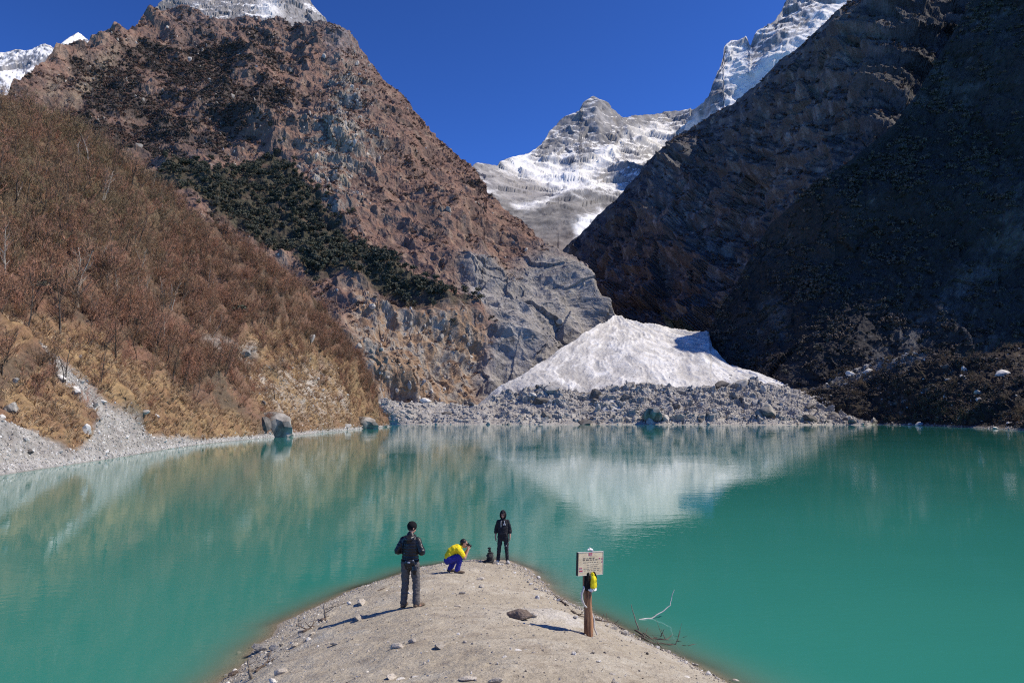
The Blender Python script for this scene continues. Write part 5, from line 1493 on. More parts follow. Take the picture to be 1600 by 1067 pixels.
# ---------------- crouching person in yellow, photographing
def person_crouching():
    G = ground_at(712, 894)
    t = empty('person', G, R(8)); tag(t, 'person in yellow T-shirt and blue trousers crouching low with a camera at the face', 'person')
    hN, kN, aN = (-.16, -.10, .37), (.13, -.15, .46), (.03, -.13, .09)
    hF, kF, aF = (-.16, .09, .37), (.08, .15, .44), (-.15, .13, .09)
    b = MB()
    for h, k, a in ((hN, kN, aN), (hF, kF, aF)):
        b.loft([h, k], [.08, .052], 12, (0, 1, 0)); b.loft([k, a], [.05, .036], 12, (0, 1, 0))
        a = np.array(a); b.loft([a + (-.03, 0, -.045), a + (.07, 0, -.05), a + (.12, 0, -.058)], [(.028, .026), (.030, .022), (.026, .014)], 10, (0, 1, 0))
    b.loft([(-.19, 0, .38), (-.15, 0, .50), (-.04, 0, .62), (.08, 0, .67), (.13, 0, .70)], [(.15, .10), (.13, .10), (.155, .105), (.15, .09), (.06, .055)], 16, (0, 1, 0))
    b.loft([(.10, 0, .67), (.19, 0, .735)], [.055, .05], 12, (0, 1, 0))
    hc = np.array([.225, -.0, .765])
    f, u, s = head(b, hc, (.95, -.05, -.22), (.25, 0, 1))
    eN, eF = (.23, -.18, .40), (.23, .16, .42)
    wN, wF = (.335, -.075, .61), (.335, .065, .61)
    for sh, e, w in (((.07, -.165, .635), eN, wN), ((.07, .165, .635), eF, wF)):
        b.loft([sh, e], [.05, .04], 10, (0, 1, 0)); b.loft([e, w], [.04, .027], 10, (0, 1, 0))
    finger_hand(b, wN, (.1, .25, 1), (-.3, .9, 0), -1, .6); finger_hand(b, wF, (.1, -.25, 1), (-.3, -.9, 0), 1, .6)
    obj('body', b.fused('body', M_skin, .0065, 3, .3), t)
    eyes(t, hc, f, u, s)
    y = MB()
    y.loft([(-.20, 0, .37), (-.185, 0, .44), (-.12, 0, .55), (-.03, 0, .625), (.07, 0, .665), (.125, 0, .685)], [(.165, .115), (.165, .125), (.165, .125), (.185, .12), (.175, .10), (.09, .07)], 20, (0, 1, 0))
    for sy in (-1, 1):
        e = np.array(eN if sy < 0 else eF); sh = np.array((.065, sy * .155, .64))
        y.loft([sh, sh + (e - sh) * .72], [(.078, .078), (.074, .07)], 14, (0, 1, 0))
    y.loft([(-.02, 0, .54), (.06, 0, .50)], [(.15, .07), (.13, .04)], 16, (0, 1, 0))     # loose front hanging
    obj('t_shirt', y.fused('t_shirt', M_yellow, .010, 3, .6, .015), t)
    p = MB()
    for h, k, a in ((hN, kN, aN), (hF, kF, aF)):
        p.loft([h, k], [.115, .082], 16, (0, 1, 0)); p.loft([k, np.array(a) + (0, 0, .0)], [(.082, .082), (.066, .07)], 16, (0, 1, 0))
    p.loft([(-.21, 0, .33), (-.17, 0, .42)], [(.175, .12), (.155, .12)], 18, (0, 1, 0))
    obj('trousers', p.fused('trousers', M_blue, .010, 3, .6, .014), t)
    for a in (aN, aF):
        a = np.array(a)
        sh = MB(); sh.loft([a + (-.05, 0, -.05), a + (.02, 0, -.042), a + (.10, 0, -.055), a + (.19, 0, -.064)], [(.042, .04), (.046, .046), (.048, .036), (.04, .026)], 14, (0, 1, 0))
        obj('shoe', sh.fused('shoe', M_brown_shoe, .008, 3), t)
    hr = MB(); hr.ball(hc + u * .040 - f * .028, (.086, .098, .088), s, u); hr.ball(hc - u * .01 - f * .055, (.07, .05, .06), s, u)
    obj('hair', hr.fused('hair', M_hair, .008, 2), t)
    cam_t = empty('camera_in_hands', G, R(8)); tag(cam_t, 'black camera held to the face by the crouching person in yellow', 'camera')
    k = MB(); k.box((.345, 0, .715), (.022, .066, .045)); obj('camera_body', k.mesh('camera_body', M_black_nylon, False), cam_t)
    k = MB(); k.loft([(.36, 0, .71), (.43, 0, .702)], [(.034, .034), (.03, .03)], 16, (0, 1, 0), False); obj('lens', k.mesh('lens', M_black_nylon), cam_t)
    k = MB(); k.box((.34, 0, .768), (.014, .022, .010)); obj('viewfinder', k.mesh('viewfinder', M_black_nylon, False), cam_t)
    return t
# ---------------- hooded person facing us at the water's edge
def person_hooded():
    G = ground_at(786, 879)
    t = empty('person', G, R(176)); t.scale = (.965,) * 3
    tag(t, 'person in black hoodie with hood up and torn jeans standing at the tip facing us', 'person')
    hipL, hipR = (-.09, 0, .90), (.09, 0, .90)
    kL, kR = (-.12, .03, .49), (.13, .02, .49)
    aL, aR = (-.145, -.02, .09), (.17, -.02, .09)
    b = MB()
    for h, k, a, sx in ((hipL, kL, aL, -1), (hipR, kR, aR, 1)):
        b.loft([h, k, a], [.075, .05, .036], 12)
        ft = np.array([.045 * sx, .12, -.055]); a = np.array(a)
        b.loft([a + (0, -.03, -.045), a + ft * (1, .55, 1), a + ft], [(.030, .024), (.034, .022), (.028, .014)], 10)
    b.loft([(0, 0, .88), (0, .0, 1.04), (0, .01, 1.25), (0, 0, 1.40), (0, 0, 1.46)], [(.15, .10), (.12, .09), (.15, .10), (.155, .085), (.06, .055)], 16)
    b.loft([(0, 0, 1.42), (0, .02, 1.54)], [.05, .05], 12)
    hc = np.array([0, .035, 1.605])
    f, u, s = head(b, hc, (.05, 1, -.2), (0, .1, 1))
    arms = (((-.15, 0, 1.375), (-.235, -.03, 1.10), (-.24, .06, .86), -1), ((.15, 0, 1.375), (.24, -.03, 1.10), (.255, .06, .86), 1))
    for sh, e, w, sx in arms:
        b.loft([sh, e, w], [.047, .038, .027], 10)
        finger_hand(b, w, (.05 * -sx, .15, -1), (-sx, .2, 0), -sx if sx > 0 else -sx, .45)
    obj('body', b.fused('body', M_skin, .0065, 3, .3), t)
    eyes(t, hc, f, u, s)
    j = MB()
    zs = np.linspace(.83, 1.47, 28)
    j.loft([(0, .005, z) for z in zs], [(np.interp(z, [.83, .9, 1.1, 1.3, 1.39, 1.43, 1.47], [.175, .185, .18, .19, .17, .12, .075]) + .004 * math.sin(z * 70), np.interp(z, [.83, .9, 1.1, 1.3, 1.39, 1.43, 1.47], [.125, .14, .135, .135, .115, .095, .07]) + .004 * math.sin(z * 55)) for z in zs], 24)
    for sh, e, w, sx in arms:
        sh, e, w = map(np.array, (sh, e, w)); end = e + (w - e) * .35
        j.loft([sh, (sh + e) / 2, e, end], [.070, .072, .066, .062], 14)
    j.loft([(-.10, .115, .97), (.10, .115, .97)], [(.06, .04), (.06, .04)], 14, (0, 0, 1))                 # front pocket
    obj('hoodie', j.fused('hoodie', M_hoodie, .010, 2, .6, .014), t)
    # raised hood: a shell around the head, open at the front
    bm = bmesh.new(); bmesh.ops.create_uvsphere(bm, u_segments=28, v_segments=20, radius=1)
    kill = [v for v in bm.verts if v.co.y > .55 and abs(v.co.x) < .62 and -.75 < v.co.z < .62]
    bmesh.ops.delete(bm, geom=kill, context='VERTS')
    for v in bm.verts:
        v.co = Vector((v.co.x * (.118 - .01 * v.co.z), v.co.y * .142 + .02, v.co.z * .155 + 1.605))
        if v.co.z < 1.52: v.co.x *= 1.12
    bmesh.ops.solidify(bm, geom=bm.faces[:], thickness=.012)
    hm = bpy.data.meshes.new('hood'); bm.to_mesh(hm); bm.free(); hm.materials.append(M_hoodie); hm.polygons.foreach_set('use_smooth', np.ones(len(hm.polygons), bool))
    obj('hood', hm, t)
    hr = MB(); hr.loft([hc + u * .07 + f * .07 - s * .05, hc + u * .085 + f * .082, hc + u * .07 + f * .07 + s * .05], [.02, .024, .02], 10, (0, 0, 1))
    hr.loft([hc + u * .05 + f * .05 - s * .075, hc - u * .06 + f * .04 - s * .078], [.016, .012], 8); hr.loft([hc + u * .05 + f * .05 + s * .075, hc - u * .06 + f * .04 + s * .078], [.016, .012], 8)
    obj('hair', hr.mesh('hair', M_hair), t)
    # chest print (curved mark) and draw cords
    w = MB(); th = np.linspace(-.5, 3.6, 12)
    w.loft([(-.055 + .036 * math.cos(q), .146, 1.295 + .022 * math.sin(q)) for q in th], [(.008, .004)] * 12, 6, (0, 0, 1), False)
    w.loft([(-.10, .143, 1.27), (-.055, .147, 1.285), (-.01, .147, 1.265)], [(.007, .004)] * 3, 6, (0, 0, 1), False)
    obj('chest_print', w.mesh('chest_print', M_print), t)
    for sx in (-1, 1):
        w = MB(); w.loft([(.055 * sx, .13, 1.41), (.06 * sx, .152, 1.32), (.058 * sx, .152, 1.20 if sx > 0 else 1.30)], [.006] * 3, 6); obj('draw_cord', w.mesh('draw_cord', M_print), t)
    p = MB()
    for h_, k, a in ((hipL, kL, aL), (hipR, kR, aR)):
        h_, k, a = map(np.array, (h_, k, a)); pts, rd = [], []
        for q in np.linspace(0, 1, 12): pts.append(h_ + (k - h_) * q); rd.append((.098 - .03 * q + .004 * math.sin(q * 21), .105 - .035 * q))
        for q in np.linspace(.08, 1, 14): pts.append(k + (a - k) * q); rd.append((.068 - .010 * q + .005 * math.sin(q * 26) * q, .070 - .008 * q + .004 * math.sin(q * 23)))
        p.loft(pts, rd, 16)
    p.loft([(0, 0, .86), (0, 0, .97)], [(.155, .115), (.145, .105)], 18)
    tr = obj('jeans', p.fused('jeans', M_denim, .010, 2, .6, .012), t)
    w = MB(); w.ball((-.115, .10, .58), (.022, .006, .014), n=6, k=8); w.ball((-.12, .094, .50), (.02, .006, .010), n=6, k=8); w.ball((-.125, .080, .42), (.012, .006, .02), n=6, k=8)
    obj('torn_knee', w.mesh('torn_knee', M_print), tr)
    for a, sx in ((aL, -1), (aR, 1)):
        a = np.array(a); d = np.array([.06 * sx, .2, 0.])
        sh = MB(); sh.loft([a + (0, -.05, -.05), a + (0, 0, -.03), a + d * .5 + (0, 0, -.05), a + d * .95 + (0, 0, -.062)], [(.042, .042), (.048, .056), (.05, .044), (.044, .03)], 14)
        obj('shoe', sh.fused('shoe', M_pale_shoe, .008, 3), t)
    return t
person_standing_back(); person_crouching(); person_hooded()

# ---------------- sign post with board and the cloths tied to it
def bark_mat():
    m, t, b, o = new_mat('peeled_log')
    L = t.links.new
    tc = N(t, 'ShaderNodeTexCoord'); mp = N(t, 'ShaderNodeMapping'); mp.inputs['Scale'].default_value = (14, 14, 1.6)
    L(tc.outputs['Object'], mp.inputs['Vector'])
    n = N(t, 'ShaderNodeTexNoise'); n.inputs['Scale'].default_value = 1.0; n.inputs['Detail'].default_value = 6; n.inputs['Roughness'].default_value = .65; L(mp.outputs[0], n.inputs['Vector'])
    rp = N(t, 'ShaderNodeValToRGB'); e = rp.color_ramp.elements
    e[0].position = .36; e[0].color = (.05, .022, .014, 1); e[1].position = .62; e[1].color = (.52, .27, .12, 1)
    x = e.new(.5); x.color = (.26, .125, .06, 1)
    L(n.outputs[0], rp.inputs[0]); L(rp.outputs[0], b.inputs['Base Color'])
    bp = N(t, 'ShaderNodeBump'); bp.inputs['Strength'].default_value = .8; bp.inputs['Distance'].default_value = .02; L(n.outputs[0], bp.inputs['Height']); L(bp.outputs[0], b.inputs['Normal'])
    b.inputs['Roughness'].default_value = .8
    return m
def sign():
    G = ground_at(920, 993)
    rz = R(27)
    t = empty('sign_post', G, rz); tag(t, 'weathered square sign board with red stickers on a reddish log post', 'sign')
    p = MB(); zs = np.linspace(-.25, 1.38, 22)
    lean = lambda z: np.array([-.028 * z, 0, z])
    p.loft([lean(z) + np.array([.006 * math.sin(5 * z), .006 * math.cos(4 * z), 0]) for z in zs], [(.083 + .006 * math.sin(9 * z) - .012 * z / 1.4, .08 + .005 * math.cos(7 * z) - .012 * z / 1.4) for z in zs], 14, caps=False)
    post = obj('post', p.mesh('post', bark_mat()), t)
    M_board = mat_plain('painted_board', (.60, .485, .30), .8, .15, .15, 9.0, (.68, .56, .37), stretch=(1, 1, 3))
    M_edge = mat_plain('board_edge', (.05, .045, .04), .9, .2, .3, 20.0)
    c = lean(1.305) + np.array([.01, -.115, 0])
    tl = Matrix.Rotation(R(2.2), 3, 'Y')
    bd = MB(); bd.box(c, (.262, .012, .198), tl); board = obj('board', bd.mesh('board', M_board, False), t)
    ed = MB(); ed.box(c + np.array([-.269, .014, .010]), (.006, .030, .203), tl); obj('board_edge', ed.mesh('board_edge', M_edge, False), board)
    rim = MB()
    for (x, z, hx, hz) in ((0, .203, .272, .005), (0, -.203, .272, .005), (.267, 0, .005, .198)):
        v = tl @ Vector((x, 0, z)); rim.box(c + np.array(v[:]), (hx, .016, hz), tl)
    obj('board_rim', rim.mesh('board_rim', mat_plain('worn_rim', (.55, .52, .45), .8, .2, .2, 20), False), board)
    M_ink = mat_plain('faded_ink', (.13, .11, .09), .9, .2, .3, 40); M_ink2 = mat_plain('pale_ink', (.24, .215, .175), .9, .2, .2, 40)
    rg = np.random.RandomState(5)
    def writing(rows, mat, nm, wt):
        w = MB()
        for (z, x0, x1, hh) in rows:
            x = x0
            while x < x1:
                n = rg.randint(3, 8)
                for q in range(n):
                    if x > x1: break
                    hgt = hh * rg.uniform(.5, 1.0)
                    a = rg.uniform(-.5, .5)
                    v = tl @ Vector((x, -.0128, z + (hgt - hh) * .4))
                    w.box(c + np.array(v[:]), (wt, .0012, hgt), tl @ Matrix.Rotation(a, 3, 'Y'))
                    if rg.rand() < .6:
                        v = tl @ Vector((x + .005, -.0128, z + rg.uniform(-1, 1) * hh * .6)); w.box(c + np.array(v[:]), (.006, .0012, wt), tl)
                    x += .0095
                x += .018
        obj(nm, w.mesh(nm, mat, False), board)
    writing([(.095, -.165, .10, .013), (.066, -.165, .16, .013)], M_ink, 'heading', .0022)
    writing([(.022, -.16, .17, .009), (-.02, -.08, .17, .008), (-.055, -.07, .16, .008), (-.09, -.14, .20, .009), (-.12, -.14, .18, .008), (-.155, -.05, .12, .007)], M_ink2, 'lettering', .0018)
    M_red = mat_plain('red_print', (.42, .03, .04), .7, .25, .15, 30); M_pink = mat_plain('pale_sticker', (.62, .45, .42), .7, .25, .1, 30)
    for (x, z, hx, hz, bands) in ((-.01, .165, .042, .030, ((.012, .010), (-.012, .006))), (-.215, -.075, .032, .014, ((0, .006),)), (-.205, -.125, .038, .022, ((.004, .010),)), (.245, .075, .012, .016, ((0, .009),)), (.247, .022, .010, .014, ((0, .008),)), (.190, .085, .016, .016, ((0, .006),))):
        s = MB(); v = tl @ Vector((x, -.0132, z)); s.box(c + np.array(v[:]), (hx, .0012, hz), tl); st = obj('sticker', s.mesh('sticker', M_pink, False), board)
        for (dz, hh) in bands:
            q = MB()
            for sx in (-.5, .5):
                v = tl @ Vector((x + sx * hx * .95, -.0150, z + dz)); q.box(c + np.array(v[:]), (hx * .40, .0012, hh), tl)
            obj('sticker_print', q.mesh('sticker_print', M_red, False), board)
    # cloths and ropes: each its own thing
    def cloth(name, pts, hw, mat, label, th=.012):
        pts = [np.array(q, float) for q in pts]
        fp = [pts[i] + (pts[i + 1] - pts[i]) * q for i in range(len(pts) - 1) for q in (0, .25, .5, .75)] + [pts[-1]]
        fw = np.interp(np.linspace(0, len(hw) - 1, len(fp)), range(len(hw)), hw)
        o = MB(); o.loft(fp, [(a, th) for a in fw], 22, (1, 0, 0))
        me = o.mesh(name, mat)
        V = np.array([v.co[:] for v in me.vertices]); V += np.stack([fbm(V * c3(1, 1, .35), .035, 3, .5, 3), fbm(V * c3(1, 1, .35), .03, 3, .5, 4) * 1.6, fbm(V, .05, 2, .5, 5)], -1) * .016
        me.vertices.foreach_set('co', V.astype(f32).ravel())
        q = obj(name, me, None, (G[0], G[1], G[2] - .07), (0, 0, rz)); tag(q, label, 'cloth'); return q
    M_ycl = mat_plain('yellow_cloth', (.80, .66, .02), .8, .2, .12, 14, bump=.5, bdist=.02)
    M_wcl = mat_plain('white_cloth', (.72, .70, .66), .85, .2, .1, 14, bump=.5, bdist=.02)
    cloth('yellow_cloth', [(.0, -.14, 1.19), (.015, -.155, 1.12), (.02, -.15, 1.05), (.02, -.145, .955)], [.03, .05, .062, .066], M_ycl, 'yellow cloth tied around the sign post under the board', .03)
    cloth('black_cloth', [(-.085, -.10, 1.20), (-.105, -.105, 1.08), (-.09, -.11, .93)], [.05, .045, .06], M_black_knit, 'black cloth hanging left of the yellow cloth on the sign post', .035)
    cloth('black_cloth', [(.03, -.13, 1.21), (.075, -.14, 1.12), (.10, -.12, 1.0)], [.03, .022, .012], M_black_knit, 'thin black strip of cloth right of the yellow cloth on the sign post', .02)
    cloth('white_scarf', [(-.13, -.05, .955), (-.07, -.12, .925), (.0, -.14, .90), (.07, -.11, .91), (.11, -.02, .92)], [.018, .03, .04, .035, .02], M_wcl, 'white scarf wound around the sign post below the yellow cloth', .02)
    cloth('white_cloth', [(-.075, -.11, 1.622), (-.03, -.115, 1.632), (.01, -.115, 1.61), (.03, -.12, 1.59)], [.014, .026, .022, .012], M_wcl, 'white cloth knotted on top of the sign board', .02)
    r = MB(); r.loft([(-.10, -.10, .94), (-.16, -.10, .87), (-.20, -.09, .78), (-.195, -.09, .68), (-.15, -.09, .58), (-.09, -.07, .53)], [.016, .019, .02, .019, .017, .014], 10)
    q = obj('white_branch', r.mesh('white_branch', M_pale2), None, tuple(G), (0, 0, rz)); tag(q, 'pale crooked branch bowed out from the left of the sign post', 'branch')
    r = MB(); r.loft([(.09, .05, .50), (.10, .06, .38), (.16, .07, .25), (.17, .08, .10), (.21, .05, -.02)], [.016, .018, .018, .015, .012], 10)
    q = obj('white_branch', r.mesh('white_branch', M_pale2), None, tuple(G), (0, 0, rz)); tag(q, 'pale crooked branch standing behind the foot of the sign post', 'branch')
M_pale2 = mat_plain('bleached_wood', (.55, .52, .47), .85, .2, .2, 12.0, bump=.4, bdist=.01)
M_drift = mat_plain('dark_driftwood', (.075, .055, .042), .9, .2, .4, 14.0, (.13, .10, .08), bump=.5, bdist=.01)
M_drift2 = mat_plain('grey_driftwood', (.22, .19, .155), .9, .2, .35, 14.0, bump=.5, bdist=.01)
sign()

# ---------------- cairn
def cairn():
    G = ground_at(766, 879)
    t = empty('cairn', G); tag(t, 'small dark cairn of stacked stones beside the hooded person at the tip', 'cairn')
    z = -.04
    M_cairn = mat_plain('cairn_stone', (.035, .033, .032), .9, .2, .4, 4.0, bump=.5, bdist=.02)  # near-black base colour stands in for backlit shade on the stones
    for k, (w, h) in enumerate(((.30, .17), (.25, .15), (.21, .14), (.165, .13), (.125, .12), (.09, .11))):
        m = rock_mesh(800 + k, M_cairn, 2, 12)
        me = m
        o = obj('stone', me, t, (RG.normal() * .012, RG.normal() * .012, z + h * .5), (0, 0, RG.uniform(0, 6)), (w, w * .85, h))
        z += h * .60
    for (dx, dy, s, kind) in ((.14, -.05, .10, 0), (.24, -.12, .08, 1), (.30, -.18, .065, 1), (.20, .05, .09, 0), (.10, -.16, .07, 0), (-.14, -.06, .08, 0), (.40, -.2, .05, 1)):
        g = G + np.array([dx, dy, 0]); g[2] = float(spit_z(g[0], g[1]))
        put_rock('stone', g, (rk_white if kind else rk_dark)[RG.randint(4)], (s, s, s * .9), ('white' if kind else 'dark') + ' small stone at the foot of the cairn', 'stone', ('white' if kind else 'dark') + ' stones around the cairn', None, .3)
cairn()

# ---------------- driftwood
def limb(name, pix, r, mat, label, h=None, group=None, twigs=0):
    """branch through photo pixels on the ground / water; h = heights above it"""
    pts = []
    for i, (x, y) in enumerate(pix):
        pts.append(np.array(ground_at(x, y)))
    if h is not None:                              # standing pieces: keep the distance of the first point, take height from the pixel
        Y0 = pts[0][1]
        pts = [pts[0]] + [at(x, y, Y0 + d) for (x, y), d in zip(pix[1:], h[1:])]
    O = pts[0].copy()
    b = MB(); n = len(pts)
    fine = []
    for i in range(n - 1):
        for q in np.linspace(0, 1, 4, endpoint=False): fine.append(pts[i] + (pts[i + 1] - pts[i]) * q)
    fine.append(pts[-1]); m = len(fine)
    fine = [p - O + np.array([0, 0, r * .6]) + np.array([math.sin(i * 1.7), math.cos(i * 2.3), math.sin(i * 1.1)]) * r * .35 for i, p in enumerate(fine)]
    b.loft(fine, [r * (1 - .65 * i / (m - 1)) for i in range(m)], 8)
    for k in range(twigs):
        i = RG.randint(1, m - 1); d = RG.normal(size=3) * (1, 1, .5); d[2] = abs(d[2]); d /= np.linalg.norm(d)
        L = RG.uniform(.12, .35); b.loft([fine[i], fine[i] + d * L * .5, fine[i] + d * L + np.array([0, 0, .03])], [r * .45, r * .32, r * .15], 6)
    o = obj(name, b.mesh(name, mat), None, tuple(O)); tag(o, label, 'branch', group); return o
limb('driftwood_branch', [(999, 969), (1018, 966), (1034, 957), (1047, 946), (1049, 935), (1053, 922)], .020, M_pale2, 'long bleached curved branch arching out over the water', [0, .1, .2, .3, .35, .4])
limb('driftwood_branch', [(998, 985), (992, 966), (986, 945)], .017, M_drift2, 'straight grey stick standing in the water left of the bleached branch', [0, 0, 0])
limb('driftwood_branch', [(1019, 976), (1036, 983), (1050, 989)], .011, M_pale2, 'thin pale stick lying on the water below the bleached branch')
limb('driftwood_branch', [(1032, 996), (1035, 988), (1038, 983)], .012, M_drift, 'short dark twig standing up out of the driftwood tangle', [0, 0, 0])
limb('driftwood_branch', [(993, 986), (1012, 998), (1040, 1001), (1060, 1001)], .026, M_drift, 'thick dark branch of the driftwood tangle', None, None, 5)
limb('driftwood_branch', [(1000, 996), (1020, 1006), (1048, 1008), (1075, 1010), (1097, 1005)], .022, M_drift, 'long dark branch reaching right from the driftwood tangle', None, None, 4)
limb('driftwood_branch', [(1005, 990), (1025, 1004), (1035, 1014)], .020, M_drift, 'dark branch crossing the driftwood tangle', None, None, 4)
limb('driftwood_branch', [(1015, 1000), (1035, 994), (1055, 996), (1070, 998)], .014, M_drift, 'thin dark twig on top of the driftwood tangle', None, None, 3)
limb('driftwood_branch', [(925, 967), (945, 971), (960, 975), (975, 984)], .024, M_drift, 'dark root washed against the bank right of the sign post', None, None, 5)
limb('driftwood_branch', [(872, 938), (882, 944), (888, 948)], .035, M_drift, 'dark knotted root on the right shore left of the sign post', None, None, 7)
limb('driftwood_branch', [(893, 955), (905, 962), (925, 968)], .022, M_drift, 'dark root at the waterline behind the sign post', None, None, 5)
limb('driftwood_branch', [(508, 966), (507, 957), (506, 946)], .030, M_drift2, 'upright stub of driftwood on the left shore', [0, 0, 0], None, 1)
limb('driftwood_branch', [(474, 988), (484, 983), (490, 980)], .030, M_drift, 'dark piece of driftwood on the left shore below the upright stub', None, None, 4)
limb('driftwood_branch', [(392, 1061), (389, 1048), (388, 1032)], .034, M_drift2, 'split stub of driftwood standing near the bottom left corner of the spit', [0, 0, 0], None, 3)
limb('driftwood_branch', [(400, 1050), (412, 1040), (420, 1034)], .028, M_drift, 'dark twisted root beside the split stub at bottom left', None, None, 6)
limb('driftwood_branch', [(590, 923), (603, 918), (613, 912)], .012, M_drift, 'thin twig on the edge of the sand left of the standing person', None, None, 1)
limb('driftwood_branch', [(508, 952), (528, 947), (545, 941)], .018, M_drift2, 'grey stick along the left shoreline', None, None, 2)

RG = np.random.RandomState(31)
# ---------------- stones on the spit
M_stone_brown = mat_plain('brown_stone', (.17, .13, .105), .9, .25, .4, 4.0, bump=.7, bdist=.1)
rk_brown = [rock_mesh(770 + k, M_stone_brown, 3, 14, rough=.09) for k in range(3)]
for (x, y, w, h, kind, lb) in [
    (619, 1012, 24, 10, 'tan', 'flat tan stone, left of the three in the foreground sand'), (644, 1004, 14, 11, 'tan', 'rounded pale stone, middle and farthest of the three in the foreground sand'), (686, 1012, 23, 11, 'tan', 'square tan stone, right of the three in the foreground sand'),
    (726, 1004, 8, 6, 'tan', 'tiny pale pebble right of the three foreground stones'), (730, 1063, 30, 14, 'tan', 'pale flat stone cut by the bottom edge'), (610, 1060, 20, 10, 'tan', 'broken pale stone at the bottom left of the sand'),
    (410, 1016, 27, 20, 'grey', 'largest grey boulder of the heap on the left shore'), (427, 1015, 17, 13, 'grey', 'pale stone leaning on the grey boulder of the left shore'), (421, 1024, 12, 9, 'dark', 'dark stone under the grey boulder of the left shore'), (437, 1010, 10, 8, 'dark', 'dark pebble right of the left shore boulder heap'),
    (362, 1056, 19, 12, 'brown', 'reddish brown stone in the shallows at bottom left'), (522, 1008, 11, 7, 'tan', 'white pebble in the middle of the left sand'), (560, 968, 17, 11, 'tan', 'pale stone at the tip of the standing person shadow'), (564, 944, 24, 11, 'tan', 'smooth pale hump of rock above the standing person shadow'),
    (545, 944, 8, 6, 'white', 'small white stone on the left shoreline'), (503, 971, 14, 9, 'brown', 'reddish stone at the foot of the upright driftwood'), (425, 1067, 14, 9, 'white', 'white stone at the bottom left edge'), (440, 1052, 22, 10, 'tan', 'flat pale rock low on the left sand'),
    (812, 968, 42, 25, 'brown', 'dark brown block of rock left of the sign shadow'), (803, 956, 15, 6, 'tan', 'low tan rock behind the dark brown block'), (833, 962, 18, 9, 'tan', 'pale rock right of the dark brown block'),
    (897, 1022, 11, 7, 'white', 'pale stone in the sand below the sign post'), (925, 1021, 8, 5, 'dark', 'dark stone in the sand below the sign post'), (945, 1020, 8, 5, 'dark', 'dark flat stone right of the stones below the sign post'), (935, 1034, 8, 6, 'white', 'small white pebble in the right sand'),
    (1011, 1022, 6, 7, 'dark', 'dark pointed stone on the right edge of the sand'), (976, 991, 11, 10, 'tan', 'yellowish stone on the shore right of the sign post'), (840, 935, 11, 9, 'white', 'white stone on the right shoreline'), (899, 965, 8, 7, 'white', 'white stone behind the sign post'),
    (774, 1067, 19, 12, 'tan', 'pale stone at the bottom edge near the middle'), (960, 1067, 14, 7, 'tan', 'tan flat stone at the bottom edge on the right'), (821, 1049, 5, 4, 'dark', 'tiny dark pebble in the bare sand'), (1107, 1053, 10, 8, 'white', 'pale stone on the right shore near the bottom'),
    (1150, 1064, 12, 7, 'tan', 'tan stone in the shallows at bottom right'), (695, 890, 6, 4, 'white', 'small white stone behind the crouching person'), (750, 905, 15, 6, 'tan', 'flat pale ledge right of the crouching person'), (752, 917, 12, 5, 'tan', 'pale stone in front of the flat ledge'), (722, 928, 9, 6, 'tan', 'pale pyramid shaped stone between the crouching and standing person'), (716, 948, 11, 5, 'tan', 'pale stone right of the standing person')]:
    P0 = ground_at(x, y)
    lib = {'white': rk_white, 'grey': rk_grey, 'tan': rk_tan, 'dark': rk_dark, 'brown': rk_brown}[kind]
    a = pxm(w, P0) * .64; b = pxm(h, P0) * .72
    put_rock('stone', P0, lib[RG.randint(len(lib))], (a, a * .8, b), lb, 'stone', None, RG.uniform(-.5, .5), .22, .12)
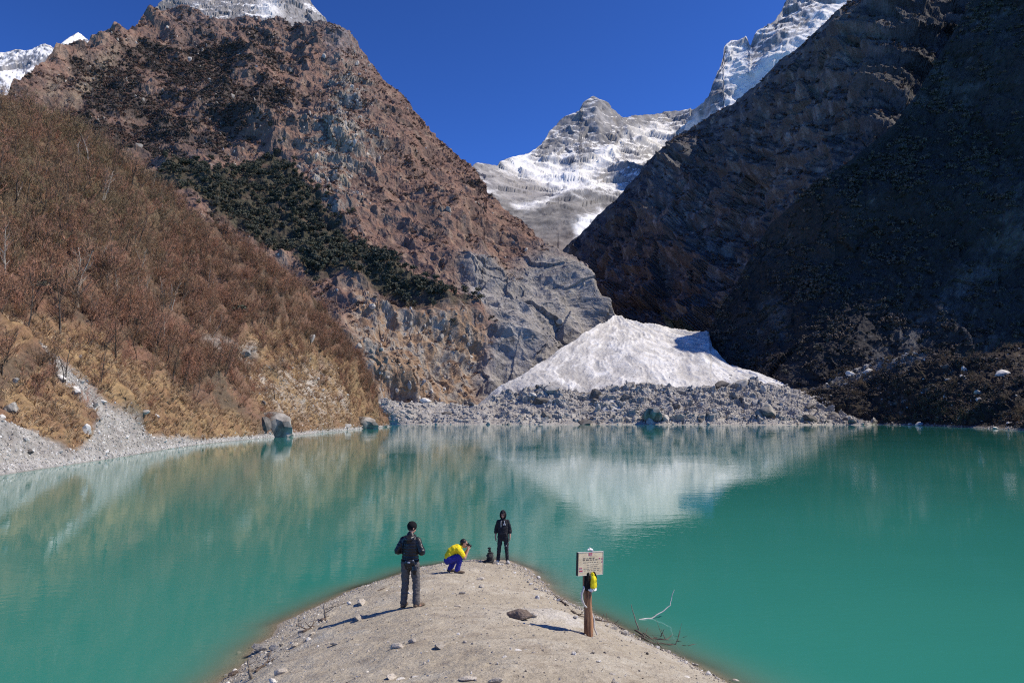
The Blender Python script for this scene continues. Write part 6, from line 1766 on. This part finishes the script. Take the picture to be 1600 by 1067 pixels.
# shoreline gravel: larger pebbles one by one, the rest one mass
def shore_pts(n, side, spread, y0=8.5, y1=24):
    y = y0 + (y1 - y0) * RG.rand(n) ** .8
    A = SPL if side < 0 else SPR
    x = np.interp(y, A[:, 1], A[:, 0]) + (-side) * RG.uniform(-.45, spread, n) ** 1.0
    return np.stack([x, y, spit_z(x, y)], -1)
pts = np.concatenate([shore_pts(110, -1, 1.5, 9.5, 17), shore_pts(100, 1, .8, 10, 24)])
for p in pts:
    s = .025 + .07 * RG.rand() ** 2
    q = RG.rand(); lib, nm = (rk_tan, 'tan') if q < .5 else ((rk_grey, 'grey') if q < .8 else (rk_white, 'white'))
    put_rock('pebble', p, lib[RG.randint(len(lib))], (s, s, s * .75), nm + ' pebble along the waterline of the spit', 'pebble', nm + ' pebbles along the spit waterline', None, .25)
n = 16000
y = 8.0 + 17 * RG.rand(n) ** 1.3; xl = np.interp(y, SPL[:, 1], SPL[:, 0]); xr = np.interp(y, SPR[:, 1], SPR[:, 0])
x = xl + (xr - xl) * RG.rand(n)
k = RG.rand(n)
edge = RG.rand(n) < .5
x = np.where(edge & (k < .5), xr - np.abs(RG.normal(size=n)) * .35, np.where(edge, xl + np.abs(RG.normal(size=n)) * .6, x))
pp = np.stack([x, y, spit_z(x, y)], -1)
sc = np.where(edge, .008 + .034 * RG.rand(n) ** 2, .006 + .034 * RG.rand(n) ** 5)
lib = rk_tan[:4] + rk_grey[:2] + rk_white[:1] + rk_dark[:1]
scatter('gravel', pp, RG.uniform(0, 6.28, (n, 3)), np.stack([sc, sc, sc * .7], -1), RG.randint(0, len(lib), n), lib, 'fine gravel strewn over the sandy spit')
n = 170
y = 9.0 + 14 * RG.rand(n); x = np.interp(y, SPL[:, 1], SPL[:, 0]) * RG.rand(n) + np.interp(y, SPR[:, 1], SPR[:, 0]) * (1 - RG.rand(n)) * .9
x = np.clip(x, np.interp(y, SPL[:, 1], SPL[:, 0]), np.interp(y, SPR[:, 1], SPR[:, 0]))
pp = np.stack([x, y, spit_z(x, y) - .012], -1); sc = .02 + .055 * RG.rand(n) ** 2
scatter('half_buried_stones', pp, np.stack([RG.normal(size=n) * .2, RG.normal(size=n) * .2, RG.uniform(0, 6.28, n)], -1), np.stack([sc * 1.3, sc, sc * .6], -1), RG.randint(0, len(lib), n), lib, 'small half buried stones in the trodden sand of the spit')
print('near', time.time() - T0)
